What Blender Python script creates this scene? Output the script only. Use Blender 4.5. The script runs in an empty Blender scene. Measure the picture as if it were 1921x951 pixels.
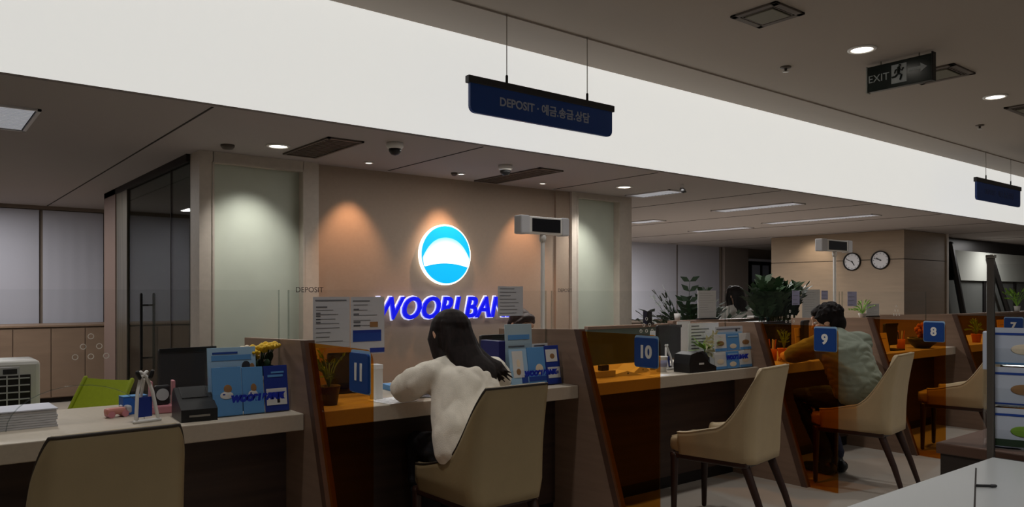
import bpy, bmesh, math, random
from mathutils import Vector, Matrix, noise
random.seed(7)
SC = bpy.context.scene
COL = SC.collection
PI = math.pi
# ------------------------------------------------------------------ camera
FPX, CXP, HOR = 1441.0, 960.5, 550.0          # focal length, centre and horizon of the photo in its pixels
EYE = 1.30
YAW = math.radians(-38.5)
FW = Vector((-math.sin(YAW), math.cos(YAW), 0)); RT = Vector((math.cos(YAW), math.sin(YAW), 0))
cam = bpy.data.cameras.new('camera'); cam_o = bpy.data.objects.new('camera', cam); COL.objects.link(cam_o)
cam_o.location = (0, 0, EYE); cam_o.rotation_euler = (PI/2, 0, YAW)
cam.sensor_width = 36.0; cam.lens = 36.0*FPX/1921.0; cam.shift_y = (HOR-475.5)/1921.0
cam.clip_start = 0.02; cam.clip_end = 200
SC.camera = cam_o
SC.view_settings.view_transform = 'Standard'; SC.view_settings.look = 'None'
SC.view_settings.gamma = 1.0; SC.view_settings.exposure = 0.0; SC.view_settings.use_curve_mapping = False
# ------------------------------------------------------------------ light levels
W = bpy.data.worlds.new('world'); SC.world = W; W.use_nodes = True
W.node_tree.nodes['Background'].inputs[0].default_value = (1.0, 0.96, 0.9, 1)
W.node_tree.nodes['Background'].inputs[1].default_value = 0.11
E_FASCIA, E_SPOT, E_WARM, E_HALL, E_OFFICE = 0.65, 22.0, 44.0, 60.0, 62.0

def lamp(kind, loc, power, color=(1, .95, .88), size=.06, angle=100, blend=.6, aim=None, shape=None, sy=None):
    L = bpy.data.lights.new(kind.lower() + '_lamp', kind); L.energy = power; L.color = color
    if kind == 'SPOT': L.spot_size = math.radians(angle); L.spot_blend = blend; L.shadow_soft_size = size
    elif kind == 'AREA':
        L.size = size
        if sy: L.shape = 'RECTANGLE'; L.size_y = sy
    else: L.shadow_soft_size = size
    o = bpy.data.objects.new(kind.lower() + '_lamp', L); COL.objects.link(o); o.location = loc
    d = Vector(aim) - Vector(loc) if aim else Vector((0, 0, -1))
    o.rotation_euler = d.to_track_quat('-Z', 'Y').to_euler()
    return o

# ------------------------------------------------------------------ helpers
def at(px, py, x=None, y=None, z=None):
    """point of the place seen at a pixel of the photo, on the plane x=, y= or z="""
    d = FW + RT*((px-CXP)/FPX) + Vector((0, 0, (HOR-py)/FPX))
    t = x/d.x if x is not None else y/d.y if y is not None else (z-EYE)/d.z
    return Vector((0, 0, EYE)) + d*t

def lin(c):
    return tuple((v/12.92 if v <= .04045 else ((v+.055)/1.055)**2.4) for v in (k/255.0 for k in c))

MATS = {}
def mat(name, rgb, rough=.5, metal=0.0, emit=0.0, noise_=None, grain=None, spec=.4, bump=None, alpha=None, sheen=0):
    if name in MATS: return MATS[name]
    m = bpy.data.materials.new(name); m.use_nodes = True; MATS[name] = m
    nt = m.node_tree; b = nt.nodes['Principled BSDF']; c = (*lin(rgb), 1)
    b.inputs['Base Color'].default_value = c; b.inputs['Roughness'].default_value = rough
    b.inputs['Metallic'].default_value = metal; b.inputs['Specular IOR Level'].default_value = spec
    if sheen: b.inputs['Sheen Weight'].default_value = sheen
    if emit: b.inputs['Emission Color'].default_value = c; b.inputs['Emission Strength'].default_value = emit
    if noise_ or grain or bump:
        tc = nt.nodes.new('ShaderNodeTexCoord'); mp = nt.nodes.new('ShaderNodeMapping'); nz = nt.nodes.new('ShaderNodeTexNoise')
        nt.links.new(tc.outputs['Object'], mp.inputs[0]); nt.links.new(mp.outputs[0], nz.inputs['Vector'])
        nz.inputs['Detail'].default_value = 5
        if grain: mp.inputs['Scale'].default_value = grain[0]; nz.inputs['Scale'].default_value = 1.0; amt = grain[1]
        else:
            sc, amt = noise_ or (bump[0], 0); nz.inputs['Scale'].default_value = sc
        if amt:
            r = nt.nodes.new('ShaderNodeValToRGB')
            r.color_ramp.elements[0].position = .3; r.color_ramp.elements[1].position = .7
            r.color_ramp.elements[0].color = (*[k*(1-amt) for k in c[:3]], 1); r.color_ramp.elements[1].color = (*[min(1, k*(1+amt)) for k in c[:3]], 1)
            nt.links.new(nz.outputs['Fac'], r.inputs[0]); nt.links.new(r.outputs[0], b.inputs['Base Color'])
        if bump:
            bp = nt.nodes.new('ShaderNodeBump'); bp.inputs['Strength'].default_value = bump[1]; bp.inputs['Distance'].default_value = .01
            n2 = nz
            if grain or noise_:
                n2 = nt.nodes.new('ShaderNodeTexNoise'); n2.inputs['Scale'].default_value = bump[0]; nt.links.new(tc.outputs['Object'], n2.inputs['Vector'])
            nt.links.new(n2.outputs['Fac'], bp.inputs['Height']); nt.links.new(bp.outputs[0], b.inputs['Normal'])
    return m

def glass(name, rgb, refl=.5, rough=.02):
    """thin clear sheet: tinted see-through plus mirror reflection by Fresnel; rgb is what one face lets through"""
    if name in MATS: return MATS[name]
    m = bpy.data.materials.new(name); m.use_nodes = True; MATS[name] = m
    nt = m.node_tree; nt.nodes.clear(); N = nt.nodes.new
    o = N('ShaderNodeOutputMaterial'); t = N('ShaderNodeBsdfTransparent'); g = N('ShaderNodeBsdfGlossy'); mx = N('ShaderNodeMixShader')
    f = N('ShaderNodeFresnel'); ge = N('ShaderNodeNewGeometry'); io = N('ShaderNodeMath'); io.operation = 'MULTIPLY_ADD'; io.inputs[1].default_value = 1/1.45-1.45; io.inputs[2].default_value = 1.45
    nt.links.new(ge.outputs['Backfacing'], io.inputs[0]); nt.links.new(io.outputs[0], f.inputs[0])
    k = N('ShaderNodeMath'); k.operation = 'MULTIPLY'; k.inputs[1].default_value = refl
    t.inputs[0].default_value = (*rgb, 1); g.inputs['Roughness'].default_value = rough; g.inputs['Color'].default_value = (.9, .9, .9, 1)
    nt.links.new(f.outputs[0], k.inputs[0]); nt.links.new(k.outputs[0], mx.inputs[0])
    nt.links.new(t.outputs[0], mx.inputs[1]); nt.links.new(g.outputs[0], mx.inputs[2]); nt.links.new(mx.outputs[0], o.inputs[0])
    return m

class MB:
    """collects shapes and links them as one mesh object"""
    def __init__(s, T=None): s.bm = bmesh.new(); s.T = T or Matrix()
    def _put(s, verts, T):
        M = s.T @ T if T is not None else s.T
        for v in verts: v.co = M @ v.co
    def box(s, x0, x1, y0, y1, z0, z1, bev=0, T=None, seg=2):
        r = bmesh.ops.create_cube(s.bm, size=1.0); vs = r['verts']
        for v in vs: v.co = Vector(((x0+x1)/2+v.co.x*(x1-x0), (y0+y1)/2+v.co.y*(y1-y0), (z0+z1)/2+v.co.z*(z1-z0)))
        if bev:
            es = list({e for v in vs for e in v.link_edges})
            q = bmesh.ops.bevel(s.bm, geom=es, offset=bev, segments=seg, profile=.5, affect='EDGES')
            vs = list({v for f in q['faces'] for v in f.verts} | {v for v in vs if v.is_valid})
        s._put(vs, T); return s
    def tube(s, pts, rad, seg=12, ref=None, T=None, caps=True):
        """round or elliptic tube with rounded ends; rad: number, or (side, depth) per point"""
        pts = [Vector(p) for p in pts]; n = len(pts)
        rr = rad if isinstance(rad, (list,)) else [rad]*n
        rr = [(r, r) if not isinstance(r, tuple) else r for r in rr]
        rings = []; up = Vector(ref) if ref else None; prev = None; made = []
        for i in range(n):
            d = (pts[min(i+1, n-1)]-pts[max(i-1, 0)])
            d = d.normalized() if d.length > 1e-9 else Vector((0, 0, 1))
            if up is not None: a = up - d*up.dot(d)
            elif prev is not None: a = prev - d*prev.dot(d)
            else: a = Vector((1, 0, 0)) if abs(d.x) < .8 else Vector((0, 1, 0)); a = a - d*a.dot(d)
            a.normalize(); prev = a; b = d.cross(a)
            rs = [(0, 1.0)]
            if caps and i == 0: rs = [(-.95, .3), (-.7, .7), (-.35, .93), (0, 1)]
            if caps and i == n-1: rs = [(0, 1), (.35, .93), (.7, .7), (.95, .3)]
            for off, k in rs:
                c = pts[i] + d*off*min(rr[i])
                ring = [s.bm.verts.new(c + a*math.cos(2*PI*j/seg)*rr[i][0]*k + b*math.sin(2*PI*j/seg)*rr[i][1]*k) for j in range(seg)]
                rings.append(ring); made += ring
        for p, q in zip(rings, rings[1:]):
            for j in range(seg): s.bm.faces.new((p[j], p[(j+1) % seg], q[(j+1) % seg], q[j]))
        s.bm.faces.new(rings[0][::-1]); s.bm.faces.new(rings[-1])
        s._put(made, T); return s
    def ell(s, c, r, T=None, u=16, v=10):
        q = bmesh.ops.create_uvsphere(s.bm, u_segments=u, v_segments=v, radius=1.0)
        for w in q['verts']: w.co = Vector((w.co.x*r[0], w.co.y*r[1], w.co.z*r[2]))
        if T is not None:
            for w in q['verts']: w.co = T @ w.co
        for w in q['verts']: w.co = w.co + Vector(c)
        s._put(q['verts'], None); return s
    def lathe(s, prof, c=(0, 0, 0), seg=24, T=None, hollow=False):
        rings = []; made = []
        for r, z in prof:
            ring = [s.bm.verts.new((c[0]+max(r, 1e-4)*math.cos(2*PI*j/seg), c[1]+max(r, 1e-4)*math.sin(2*PI*j/seg), c[2]+z)) for j in range(seg)]
            rings.append(ring); made += ring
        for p, q in zip(rings, rings[1:]):
            for j in range(seg): s.bm.faces.new((p[j], p[(j+1) % seg], q[(j+1) % seg], q[j]))
        if hollow:                                       # closed round: a hole stays open in the middle
            p, q = rings[-1], rings[0]
            for j in range(seg): s.bm.faces.new((p[j], p[(j+1) % seg], q[(j+1) % seg], q[j]))
        else: s.bm.faces.new(rings[0][::-1]); s.bm.faces.new(rings[-1])
        s._put(made, T); return s
    def prism(s, poly, d0, d1, axis='y', T=None):
        """2-D outline swept from d0 to d1: axis y -> outline (x,z), x -> (y,z), z -> (x,y)"""
        f = {'y': lambda p, d: (p[0], d, p[1]), 'x': lambda p, d: (d, p[0], p[1]), 'z': lambda p, d: (p[0], p[1], d)}[axis]
        a = [s.bm.verts.new(f(p, d0)) for p in poly]; b = [s.bm.verts.new(f(p, d1)) for p in poly]; n = len(poly)
        s.bm.faces.new(a); s.bm.faces.new(b[::-1])
        for i in range(n): s.bm.faces.new((a[i], b[i], b[(i+1) % n], a[(i+1) % n]))
        s._put(a+b, T); return s
    def grid(s, rows, T=None, close=False):
        vs = [[s.bm.verts.new(p) for p in r] for r in rows]
        for p, q in zip(vs, vs[1:]):
            n = len(p)
            for j in range(n if close else n-1): s.bm.faces.new((p[j], p[(j+1) % n], q[(j+1) % n], q[j]))
        s._put([v for r in vs for v in r], T); return s
    def poly(s, pts, T=None):
        vs = [s.bm.verts.new(p) for p in pts]; s.bm.faces.new(vs); s._put(vs, T); return s
    def add(s, me, T=None):
        n0 = len(s.bm.verts); s.bm.from_mesh(me); s.bm.verts.ensure_lookup_table(); s._put(s.bm.verts[n0:], T); return s
    def build(s, name, m, parent=None, smooth=False, loc=None, rz=0, angle=None):
        bmesh.ops.recalc_face_normals(s.bm, faces=s.bm.faces)
        me = bpy.data.meshes.new(name); s.bm.to_mesh(me); s.bm.free(); me.materials.append(m)
        if smooth:
            for p in me.polygons: p.use_smooth = True
            if angle is not None: me.set_sharp_from_angle(angle=math.radians(angle))
        o = bpy.data.objects.new(name, me); COL.objects.link(o)
        if parent: o.parent = parent
        if loc is not None: o.location = loc; o.rotation_euler = (0, 0, rz)
        return o

def tag(o, label, cat, group=None, kind=None):
    o['label'] = label; o['category'] = cat
    if group: o['group'] = group
    if kind: o['kind'] = kind
    return o
def thing(name, label, cat, loc=(0, 0, 0), rz=0, group=None):
    o = bpy.data.objects.new(name, None); COL.objects.link(o); o.location = loc; o.rotation_euler = (0, 0, rz); o.empty_display_size = .1
    return tag(o, label, cat, group)
def struct(name, mb, m, smooth=False):
    o = mb.build(name, m, smooth=smooth); o['kind'] = 'structure'; return o
def copy_tree(o, parent=None):
    c = o.copy(); COL.objects.link(c)
    if parent is not None: c.parent = parent
    for ch in list(o.children): copy_tree(ch, c)
    return c
def evaluated(o):
    dg = bpy.context.evaluated_depsgraph_get(); dg.update()
    return bpy.data.meshes.new_from_object(o.evaluated_get(dg), depsgraph=dg)
def text_mesh(body, size, depth=.001, bold=0.0, shear=0.0, align='CENTER', space=1.0):
    cu = bpy.data.curves.new('lettering', 'FONT'); cu.body = body; cu.size = size; cu.extrude = depth; cu.offset = bold; cu.shear = shear
    cu.align_x = align; cu.align_y = 'CENTER'; cu.space_character = space; cu.resolution_u = 4
    o = bpy.data.objects.new('lettering', cu); COL.objects.link(o)
    me = evaluated(o); bpy.data.objects.remove(o); bpy.data.curves.remove(cu); return me
def facing(loc, rz=0, tilt=0):
    """matrix that stands flat artwork (x right, y up) upright, facing -Y, turned by rz; tilt leans it back"""
    return Matrix.Translation(loc) @ Matrix.Rotation(rz, 4, 'Z') @ Matrix.Rotation(PI/2-tilt, 4, 'X')
def blob(name, mb, m, parent, voxel=.006, smooth=6, wrinkle=None, zs=1.7):
    """overlapping closed shapes fused into one continuous skin"""
    o = mb.build(name, m, None); md = o.modifiers.new('fuse', 'REMESH'); md.mode = 'VOXEL'; md.voxel_size = voxel; md.use_smooth_shade = True
    sm = o.modifiers.new('ease', 'SMOOTH'); sm.factor = .5; sm.iterations = smooth
    me = evaluated(o); me.name = name; o.modifiers.clear(); old = o.data; o.data = me; bpy.data.meshes.remove(old)
    if not me.materials: me.materials.append(m)
    if wrinkle:
        sc, amp = wrinkle; ns = [v.normal.copy() for v in me.vertices]
        for v, nn in zip(me.vertices, ns):
            p = v.co
            q = noise.noise(Vector((p.x*sc, p.y*sc, p.z*sc*zs)))
            v.co = p + nn*amp*(abs(q)*2-.5)
    for p in me.polygons: p.use_smooth = True
    if parent: o.parent = parent
    return o
def rrect(w, h, r, n=5, corners=(1, 1, 1, 1)):
    """rounded rectangle outline around the origin; corners: +x+y, -x+y, -x-y, +x-y"""
    out = []
    for k, (sx, sy) in enumerate(((1, 1), (-1, 1), (-1, -1), (1, -1))):
        if not corners[k]: out.append((sx*w/2, sy*h/2)); continue
        for i in range(n+1):
            a = PI/2*(k + i/n); out.append((sx*(w/2-r)+r*math.cos(a), sy*(h/2-r)+r*math.sin(a)))
    return out

# ------------------------------------------------------------------ materials
m_floor = mat('floor_tile', (166, 158, 148), .35, noise_=(3, .06))
m_ceil = mat('ceiling_paint', (158, 149, 140), .9)
m_ceil_low = mat('ceiling_board', (160, 153, 150), .9)
m_groove = mat('groove', (38, 32, 29), .9)
m_wall = mat('feature_wall', (156, 138, 122), .65, noise_=(40, .03))
m_frame = mat('pilaster_stone', (188, 178, 166), .55, noise_=(25, .05))
m_frost = mat('frosted_glass', (186, 192, 178), .45, noise_=(6, .03), spec=.3)
m_far = mat('far_wall', (120, 108, 98), .8)
m_cab = mat('cabinet_wood', (132, 110, 92), .5, grain=((2, 2, 14), .08))
m_panel = mat('stone_panel', (136, 119, 100), .6, grain=((3, 3, 22), .06))
m_blind = mat('roller_blind', (172, 173, 184), .9)
m_blind_grey = mat('grey_blind', (150, 152, 146), .9)
m_dark = mat('dark_metal', (26, 24, 24), .45, metal=.3)
m_black = mat('black_plastic', (18, 18, 20), .4)
m_black_soft = mat('charcoal_plastic', (44, 43, 46), .5)
m_steel = mat('steel', (150, 146, 138), .3, metal=.9)
m_white = mat('white_plastic', (220, 218, 214), .4)
m_paper = mat('paper', (236, 236, 238), .8)
m_grey_paper = mat('grey_paper', (196, 196, 200), .8)
m_ink = mat('grey_ink', (105, 105, 110), .8)
m_ink_dark = mat('dark_ink', (50, 50, 56), .8)
m_ink_blue = mat('blue_ink', (28, 66, 150), .7)
m_sky = mat('sky_blue_print', (92, 150, 206), .55)
m_pale = mat('pale_blue_print', (160, 196, 224), .55)
m_navy = mat('navy_print', (26, 52, 140), .55)
m_logo_blue = mat('blue_lettering', (20, 50, 190), .5)
m_sign = mat('sign_blue', (18, 68, 142), .4)
m_hang = mat('hanging_sign_blue', (26, 66, 140), .4)
m_skin = mat('skin', (214, 168, 140), .55)
m_hair = mat('dark_hair', (24, 18, 18), .7, spec=.2, grain=((30, 30, 4), .4))
m_hair_brown = mat('brown_hair', (52, 32, 26), .6, grain=((30, 30, 4), .3))
m_counter = mat('counter_top', (192, 181, 164), .4, noise_=(60, .04))
m_walnut = mat('walnut_front', (58, 42, 34), .5, grain=((1.2, 6, 26), .25))
m_divider = mat('divider_wood', (138, 112, 94), .5, grain=((6, 2, 30), .12))
m_divider_edge = mat('divider_edge', (84, 60, 48), .5, grain=((4, 4, 20), .12))
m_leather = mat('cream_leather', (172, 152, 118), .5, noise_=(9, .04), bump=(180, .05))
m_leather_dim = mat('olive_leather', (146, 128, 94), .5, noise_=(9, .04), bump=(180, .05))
m_piping = mat('dark_piping', (46, 36, 26), .6)
m_leg = mat('dark_leg', (46, 26, 20), .4, grain=((10, 10, 2), .2))
m_lime = mat('lime_mesh', (150, 165, 22), .7, noise_=(60, .06))
m_leaf = mat('leaf', (32, 58, 30), .65, noise_=(14, .3))
m_leaf2 = mat('fresh_leaf', (120, 160, 50), .5, noise_=(14, .25))
m_yellow = mat('yellow_petal', (230, 190, 50), .6, noise_=(40, .12))
m_pink = mat('pink_plastic', (212, 140, 150), .5)
m_lamp = mat('lamp_disc', (255, 246, 232), .5, emit=6.0)
m_clear = glass('clear_acrylic', (.965, .97, .97), .18)
m_amber = glass('amber_glass', (.88, .56, .18), .25)
m_smoke = glass('smoked_glass', (.55, .60, .60), .5)
m_white_mark = mat('white_marks', (235, 232, 224), .6)
m_print_brown = mat('brown_print', (150, 110, 70), .6)
m_print_cream = mat('cream_print', (232, 214, 186), .6)
m_orange = mat('orange_item', (205, 110, 44), .55)
# ------------------------------------------------------------------ the room
ZL, ZU, YF, YB, YFAR = 2.40, 3.20, 4.63, 6.10, 11.3
struct('floor', MB().box(-1.6, 26, -3, 12, -.1, 0), m_floor)
struct('ceiling_upper', MB().box(-1.6, 26, -3, YF+.1, ZU, ZU+.15), m_ceil)
struct('ceiling_lower', MB().box(-1.6, 26, YF+.1, 12, ZL, ZL+.12), m_ceil_low)
struct('ceiling_edge', MB().box(-1.5, 25.8, YF-.01, YF+.1, ZL, ZL+.012), m_ceil_low)
struct('wall_far', MB().box(-1.6, 26, YFAR, YFAR+.15, 0, ZL), m_far)
struct('wall_left', MB().box(-1.6, -1.5, -3, 12, 0, ZU), m_far)
struct('wall_right', MB().box(25.9, 26, -3, 12, 0, ZU), m_far)
# joints of the ceiling boards and the step along the high ceiling
g = MB()
for k in range(9): g.box(1.44+k*1.98-.006, 1.44+k*1.98+.006, YF+.02, YB-.02 if 1.44 < 1.44+k*1.98 < 6.5 and k else 11.2, ZL-.003, ZL+.002)
struct('trim_1', g, m_groove)
struct('trim_2', MB().box(-1.5, 25.8, 4.12, 4.15, ZU-.012, ZU+.002), m_ceil)
# glowing fascia
fz = MB().box(-1.49, 25.79, YF+.002, YF+.098, ZL+.016, ZU-.002)
m_fascia = mat('lit_fabric', (246, 246, 242), .8, emit=E_FASCIA)
fa = fz.build('light_panel', m_fascia)
tag(fa, 'long white glowing light panel running between the high ceiling and the low ceiling', 'light panel')
# block with the emblem wall
XP = 1.79
pl0, pl1 = XP, at(598, 400, y=YB).x
pr0, pr1 = at(1073, 400, y=YB).x, at(1185, 400, y=YB).x
struct('wall_back', MB().box(pl1-.02, pr0+.02, YB+.06, YB+.2, 0, ZL), m_wall)
sx = at(1040, 400, y=YB+.06).x
struct('trim_4', MB().box(sx, pr0+.02, YB+.035, YB+.07, 0, ZL), m_wall)
struct('wall_inner', MB().box(pl1, pr1-.02, YB+.2, YB+.6, 0, ZL), m_far)
def pilaster(nm, wn, x0, x1, g0, g1, zt):
    b = MB(); b.box(x0, g0, YB, YB+.24, 0, ZL); b.box(g1, x1, YB, YB+.24, 0, ZL); b.box(g0-.005, g1+.005, YB, YB+.24, zt, ZL)
    struct(nm, b, m_frame)
    i = MB()
    for a, c, z0, z1 in ((g0-.012, g0+.004, 0, zt), (g1-.004, g1+.012, 0, zt), (g0, g1, zt-.004, zt+.012)): i.box(a, c, YB-.006, YB+.05, z0, z1)
    struct(nm.replace('trim', 'trim') + '1', i, m_frame)
    struct(wn, MB().box(g0-.01, g1+.01, YB+.09, YB+.11, 0, zt+.01), m_frost)
zt = at(480, 312, y=YB).z
pilaster('trim_5', 'window_1', pl0, pl1, at(401, 400, y=YB).x, at(569, 400, y=YB).x, zt)
pilaster('trim_6', 'window_2', pr0, pr1, at(1084, 400, y=YB).x, at(1162, 400, y=YB).x, at(1120, 374, y=YB).z)
# smoked glass partition with a door, running back from the pilaster
def part_of(o, name, mb, m, smooth=False): return mb.build(name, m, o, smooth)
yA, yBk = YB+.24, at(201, 400, x=XP).y
ys1, ys0 = at(242, 400, x=XP).y, at(222, 400, x=XP).y          # steel door post
struct('wall_glass', MB().box(XP-.006, XP+.006, yA, ys1, .02, ZL-.05), m_smoke)
struct('trim_7', MB().box(XP-.02, XP+.02, ys0, ys1, 0, ZL-.02), mat('brushed_post', (110, 104, 92), .35, metal=.7, grain=((30, 30, 1), .5)))
struct('trim_8', MB().box(XP-.03, XP+.03, yA, yBk, ZL-.06, ZL), m_groove)
struct('wall_passage', MB().box(XP-.03, XP+.08, ys0, yBk, 0, ZL), mat('passage_wall', (112, 92, 84), .7))
jy = at(322, 400, x=XP).y
struct('trim_9', MB().box(XP-.008, XP+.008, jy-.006, jy+.006, .02, ZL-.06), m_groove)
hy = at(265, 600, x=XP-.06).y
dh = thing('door_handle', 'long upright dark pull handle on the smoked glass door', 'door handle', (XP, hy, 0))
zt_, zb_ = at(265, 552, x=XP-.06).z, at(265, 692, x=XP-.06).z
part_of(dh, 'bar', MB().tube([(-.06, 0, zb_), (-.06, 0, zt_)], .013), m_dark, True)
for zz in (zt_-.1, zb_+.1): part_of(dh, 'bracket', MB().tube([(-.06, 0, zz), (-.004, 0, zz)], .008), m_dark, True)
# windows with roller blinds on the far wall
def blind_window(n, x0, x1, z0, z1, splits, m, y=YFAR):
    fr = MB()
    for a, b, c, d in ((x0-.05, x1+.05, z1, z1+.05), (x0-.05, x1+.05, z0-.05, z0), (x0-.05, x0, z0, z1), (x1, x1+.05, z0, z1)): fr.box(a, b, y-.06, y+.02, c, d)
    w = struct('window_%d' % n, fr, m_far)
    xs = [x0]+splits+[x1]
    for a, b in zip(xs, xs[1:]):
        pn = MB(); cols = 26; rows = []
        for z in (z0+.01, z1-.01): rows.append([(a+.02+(b-a-.04)*i/cols, y-.035-.0012*math.sin(i*1.1), z) for i in range(cols+1)])
        pn.grid(rows); q = pn.build('blind', m, w, True)
        MB().tube([(a+.02, y-.035, z0+.02), (b-.02, y-.035, z0+.02)], .012).build('bottom_bar', m, q, True)
    return w
p0, p1 = at(0, 392, y=YFAR), at(196, 400, y=YFAR); zb = at(100, 611, y=YFAR).z
blind_window(3, -.3, p1.x, zb, p1.z, [at(76, 400, y=YFAR).x], m_blind)
p0, p1 = at(1189, 452, y=YFAR), at(1348, 460, y=YFAR)
blind_window(4, p0.x-1.2, p1.x, .72, p1.z, [at(1268, 460, y=YFAR).x], m_blind)
# pale pier and dark gridded window beyond
pp0, pp1 = at(1352, 460, y=YFAR).x, at(1396, 460, y=YFAR).x
struct('wall_pier', MB().box(pp0, pp1, YFAR-.12, YFAR, 0, ZL), mat('pier_paint', (136, 126, 120), .8))
w0, w1 = at(1402, 490, y=YFAR), at(1452, 490, y=YFAR); zlow = at(1420, 592, y=YFAR).z
fr = MB(); x0, x1, z1 = w0.x, w1.x+.3, w0.z
for a, b, c, d in ((x0, x0+.09, zlow, z1), (x1-.09, x1, zlow, z1), (x0, x1, z1-.09, z1), (x0, x1, zlow, zlow+.08)): fr.box(a, b, YFAR-.07, YFAR+.01, c, d)
for k in (.36, .62, .8): fr.box(x0+(x1-x0)*k-.03, x0+(x1-x0)*k+.03, YFAR-.06, YFAR, zlow, z1)
for k in (.6, .25): fr.box(x0, x1, YFAR-.06, YFAR, zlow+(z1-zlow)*k-.03, zlow+(z1-zlow)*k+.03)
w5 = struct('window_5', fr, m_dark)
MB().box(x0+.02, x1-.02, YFAR-.03, YFAR-.02, zlow, z1).build('pane', mat('dusk_pane', (150, 156, 172), .3), w5)
MB().box(x0-.05, x1+.05, YFAR-.1, YFAR, z1, z1+.06).build('window_head', m_blind, w5)
# wood fronts under the far window
cx1 = at(219, 700, y=10.5).x; cz = at(100, 613, y=10.5).z
xs = [-.8] + [at(px, 700, y=10.5).x for px in (24, 96, 160)] + [cx1]
for i, (a, b) in enumerate(zip(xs, xs[1:])):
    c = thing('low_cabinet', 'brown low cabinet under the far blinds, ' + ('behind the white air cooler', 'just beside the air cooler', 'behind the lime green chair', 'next to the glass partition')[i], 'cabinet', ((a+b)/2, 10.5, 0), 0, 'low cabinets under the far window')
    w = (b-a)/2
    part_of(c, 'body', MB().box(-w, w, .02, .7, .06, cz), m_cab)
    part_of(c, 'door', MB().box(-w+.004, w-.004, 0, .019, .07, cz-.02, .003), m_cab)
    part_of(c, 'plinth', MB().box(-w, w, .05, .68, 0, .06), m_groove)
    part_of(c, 'top', MB().box(-w, w, -.01, .72, cz, cz+.02), m_cab)
# panel-clad block with the two clocks
XC = 13.5; yc0 = 6.14; yc1 = at(1447, 440, x=XC).y; xe = at(1776, 440, y=yc0).x
b = MB(); zs = [0, at(1560, 600, x=XC).z, at(1560, 490, x=XC).z, ZL]
for a, c in zip(zs, zs[1:]): b.box(XC, xe, yc0, yc1, a+.006, c-.006)
struct('wall_clock_block', b, m_panel)
struct('wall_block_core', MB().box(XC+.012, xe-.012, yc0+.012, yc1-.012, 0, ZL), m_groove)
struct('trim_10', MB().box(xe-.03, xe+.04, yc0-.02, yc0+.1, 0, ZL), m_frame)
# dark opening beyond the block: grey blind, smoked panes, slanted dark bars
yo = yc0+.3; ox1 = 24.0
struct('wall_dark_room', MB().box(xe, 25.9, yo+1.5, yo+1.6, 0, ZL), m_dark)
fr = MB(); ot = ZL-.03
for a, b, c, d in ((xe+.04, xe+.2, .5, ot), (xe+.04, ox1, ot-.22, ot), (xe+.04, ox1, .5, .6)): fr.box(a, b, yo, yo+.08, c, d)
for px in (1848, 1905): fr.box(at(px, 560, y=yo).x-.06, at(px, 560, y=yo).x+.06, yo, yo+.08, .5, at(1850, 528, y=yo).z)
w6 = struct('window_6', fr, m_dark)
gb = at(1790, 460, y=yo-.02); zz = at(1850, 527, y=yo-.02).z
MB().prism([(gb.x, ot-.22), (ox1, ot-.22), (ox1, zz), (at(1800, 527, y=yo).x, zz)], yo-.03, yo-.01, 'y').build('blind', m_blind_grey, w6)
MB().box(xe+.1, ox1, yo+.03, yo+.04, .55, zz).build('pane', mat('dim_pane', (84, 86, 84), .25, spec=.5), w6)
for a, c in (((1783, 458), (1809, 600)), ((1859, 482), (1893, 592))):
    q0, q1 = at(*a, y=yo-.12), at(*c, y=yo-.12)
    MB().tube([q0, q1], .055, seg=6).build('slant_bar', m_dark, w6)
# ------------------------------------------------------------------ ceiling fittings
def diffuser(x, y0, y1, label, m, mf, lit=0):
    t = thing('ceiling_diffuser', label, 'air vent', (x, y0, ZL), 0, 'linear air diffusers in the low ceiling') if not lit else thing('slot_diffuser', label, 'ceiling light', (x, y0, ZL), 0, 'pale slot diffusers with added glow in the low ceiling')  # pale air diffusers whose slats get an added glow
    L = y1-y0; w = .14
    b = MB(); b.box(-w, -w+.02, 0, L, -.012, .0); b.box(w-.02, w, 0, L, -.012, 0); b.box(-w, w, 0, .02, -.012, 0); b.box(-w, w, L-.02, L, -.012, 0)
    part_of(t, 'frame', b, mf)
    part_of(t, 'backing', MB().box(-w+.01, w-.01, .01, L-.01, -.002, .0), m_groove)
    s = MB(); n = int(L/.05)
    for i in range(n): s.box(-w+.03, w-.03, .03+i*(L-.06)/n, .03+i*(L-.06)/n+.022, -.01, -.004)
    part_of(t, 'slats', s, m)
    return t
m_vent_dark = mat('vent_brown', (84, 74, 66), .6); m_slot = mat('slot_added_glow', (226, 230, 240), .5, emit=.22); m_vent_pale = mat('vent_pale', (196, 194, 196), .5)  # pale or dark slats stand in for louvre viewing angle; slot emission is added
for (pa, pb, lab, pale) in (((5, 240), (22, 198), 'pale louvred diffuser with added glow in the ceiling above the air cooler', 1),
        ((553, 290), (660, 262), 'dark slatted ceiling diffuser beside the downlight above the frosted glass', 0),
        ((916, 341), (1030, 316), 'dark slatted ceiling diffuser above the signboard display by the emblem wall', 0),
        ((1188, 368), (1272, 357), 'pale slot diffuser with added glow in the ceiling just past the narrow frosted glass', 1),
        ((1355, 397), (1490, 379), 'pale slot diffuser with added glow in the ceiling, front one of the middle row', 1),
        ((1188, 418), (1234, 412), 'pale short slot diffuser with added glow in the ceiling above the office blinds', 1),
        ((1298, 434), (1407, 426), 'pale slot diffuser with added glow in the ceiling near the pale pier', 1),
        ((1447, 420), (1636, 401), 'pale long slot diffuser with added glow in the ceiling before the clock wall', 1)):
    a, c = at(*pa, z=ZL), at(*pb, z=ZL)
    diffuser((a.x+c.x)/2, min(a.y, c.y), max(a.y, c.y), lab, m_slot if pale else m_vent_dark, m_vent_pale if pale else m_vent_dark, pale)
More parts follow.
